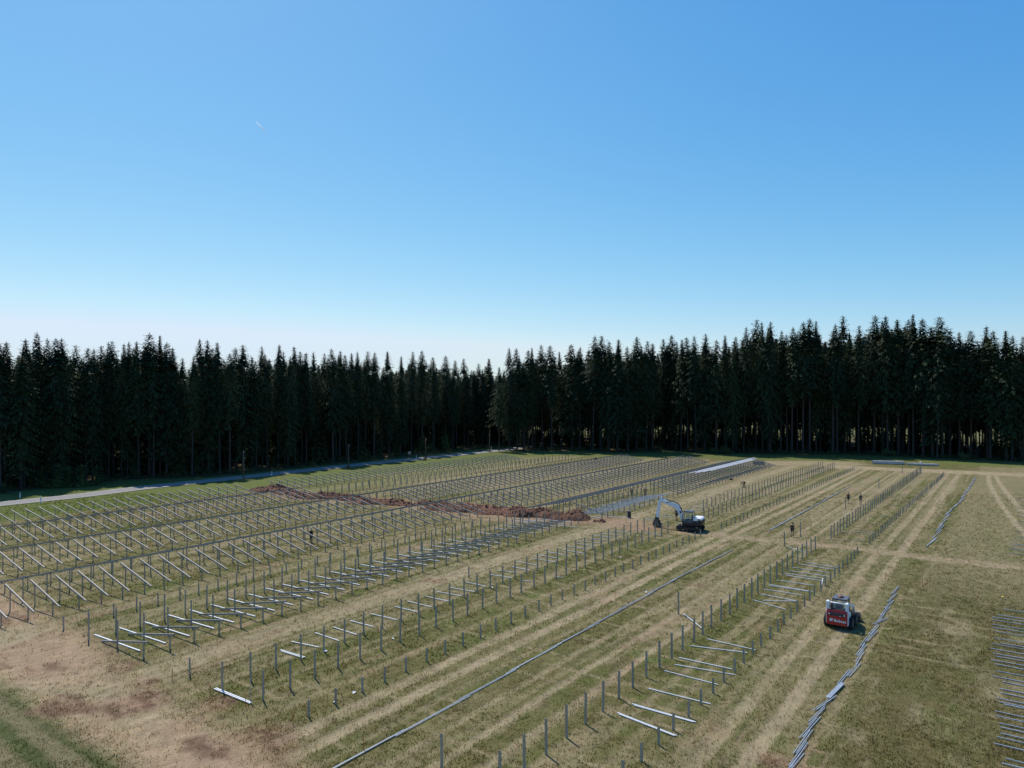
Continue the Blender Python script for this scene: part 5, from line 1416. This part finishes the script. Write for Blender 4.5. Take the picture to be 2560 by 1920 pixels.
# ================================================================ roadside
PT = ['utility pole by the road, westernmost, beside the tree shadows', 'utility pole by the road with a dry tuft at its foot, second from the west', 'utility pole by the road opposite the slim pale bushes, third from the west', 'farthest utility pole near the gap in the woods']
for lab_, (x, y, h) in zip(PT, ((-54.7, 144.8, 5.9), (-38.8, 168.7, 5.6), (-23.2, 191.2, 5.6), (-6.8, 214.0, 5.6))):
    e = empty('utility_pole', (x, y, 0), TH * -1, lab_, 'pole', 'wooden poles along the road')
    mb = MB(); mb.tube([(0, 0, -.3), (0, 0, h * .5), (.02, 0, h)], [.14, .12, .09], 10); mb.obj('pole', M_POLE, e, smooth=True)
    mb = MB(); mb.tube([(.10, 0, h - .35), (.22, 0, h - .30), (.22, 0, h - .16)], .014, 6); mb.tube([(.22, 0, h - .18), (.22, 0, h - .06)], [.035, .03], 8); mb.obj('insulator', M_WHITE, e)
M_TUFT = pmat('dry_tuft', (0.22, 0.12, 0.06), 0.95, 0, 0.2, 8)
for (x, y), t in (((-38.8, 168.6), 'second'), ((-23.2, 191.1), 'third')):
    mb = MB()
    for k in range(60):
        a = RNG.uniform(0, 6.28); d = RNG.uniform(.1, .8); hgt = RNG.uniform(.3, .8)
        c = Vector((math.cos(a) * d, math.sin(a) * d, 0)); s = Vector((-math.sin(a), math.cos(a), 0)) * .05
        mb.add([c - s, c + s, c * 1.25 + Vector((0, 0, hgt))], [(0, 1, 2)])
    o = mb.obj('dry_tuft', M_TUFT); o.location = (x, y, 0); tag(o, 'reddish dry tuft of weeds around the {} utility pole'.format(t), 'weeds')
DL = ['on the wood side of the road near the bright western stretch', 'on the field side of the road at the western end', 'on the field side of the road where tree shadows begin', 'on the wood side of the road past the sign', 'on the field side of the road near the gap in the woods']
for t, (x, y) in zip(DL, ((-82.6, 119.4), (-75.6, 114.1), (-51.4, 152.2), (-26.0, 193.2), (-6.5, 223.0))):
    e = empty('delineator_post', (x, y, 0), 0, 'white delineator post ' + t, 'delineator', 'delineator posts along the road')
    mb = MB(); mb.prism([(-.06, -.1), (-.06, .92), (.06, 1.0), (.06, -.1)], -.06, .06); mb.obj('post', M_WHITE, e, .01)
    mb = MB(); mb.prism([(-.064, .70), (-.064, .86), (.064, .92), (.064, .76)], -.064, .064); b = mb.obj('black_band', M_BLACK, e)
    mb = MB(); mb.box2((-.02, -.07, .74), (.02, -.064, .85)); mb.obj('reflector', M_LAMP, e)
e = empty('road_sign', (-27.6, 191.6, 0), .5, 'small grey road sign on a post at the foot of the road-side wood', 'sign')
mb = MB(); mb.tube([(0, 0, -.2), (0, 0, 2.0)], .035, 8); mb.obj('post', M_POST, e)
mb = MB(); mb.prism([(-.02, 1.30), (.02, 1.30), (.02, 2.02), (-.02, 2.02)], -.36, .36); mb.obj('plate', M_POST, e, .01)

# ================================================================ contrail high in the sky
M_TRAIL, n, l, p = mat_new('ice_trail')
tc = n.new('ShaderNodeTexCoord'); sx = n.new('ShaderNodeSeparateXYZ'); l.new(tc.outputs['Generated'], sx.inputs[0])
rp = n.new('ShaderNodeMapRange'); rp.inputs[1].default_value = 0.0; rp.inputs[2].default_value = 0.9; rp.inputs[3].default_value = 0.004; rp.inputs[4].default_value = 0.12
l.new(sx.outputs[0], rp.inputs[0])
vol = n.new('ShaderNodeVolumePrincipled'); vol.inputs['Color'].default_value = (1, 1, 1, 1); vol.inputs['Anisotropy'].default_value = 0.55
l.new(rp.outputs[0], vol.inputs['Density'])
n.remove(p)
l.new(vol.outputs[0], n['Material Output'].inputs['Volume'])
D = 9000.0
a = Vector(((640 - 1280) / 1778 * D, D, (985 - 300) / 1778 * D)); b = Vector(((664 - 1280) / 1778 * D, D, (985 - 327.5) / 1778 * D))
mb = MB(); L = (b - a).length
pts = [(L * (t - .5), .9 * math.sin(t * 9), 0) for t in (0, .1, .25, .4, .55, .7, .85, .95, 1.0)]
mb.tube(pts, [6, 9, 10, 9.5, 8.5, 7.5, 6.5, 5, 1.5], 10)
o = mb.obj('contrail', M_TRAIL, None, smooth=True)
d = (b - a).normalized(); o.location = (a + b) / 2; o.rotation_euler = d.to_track_quat('X', 'Z').to_euler()
tag(o, 'short white vapour trail high in the clear blue sky', 'contrail')
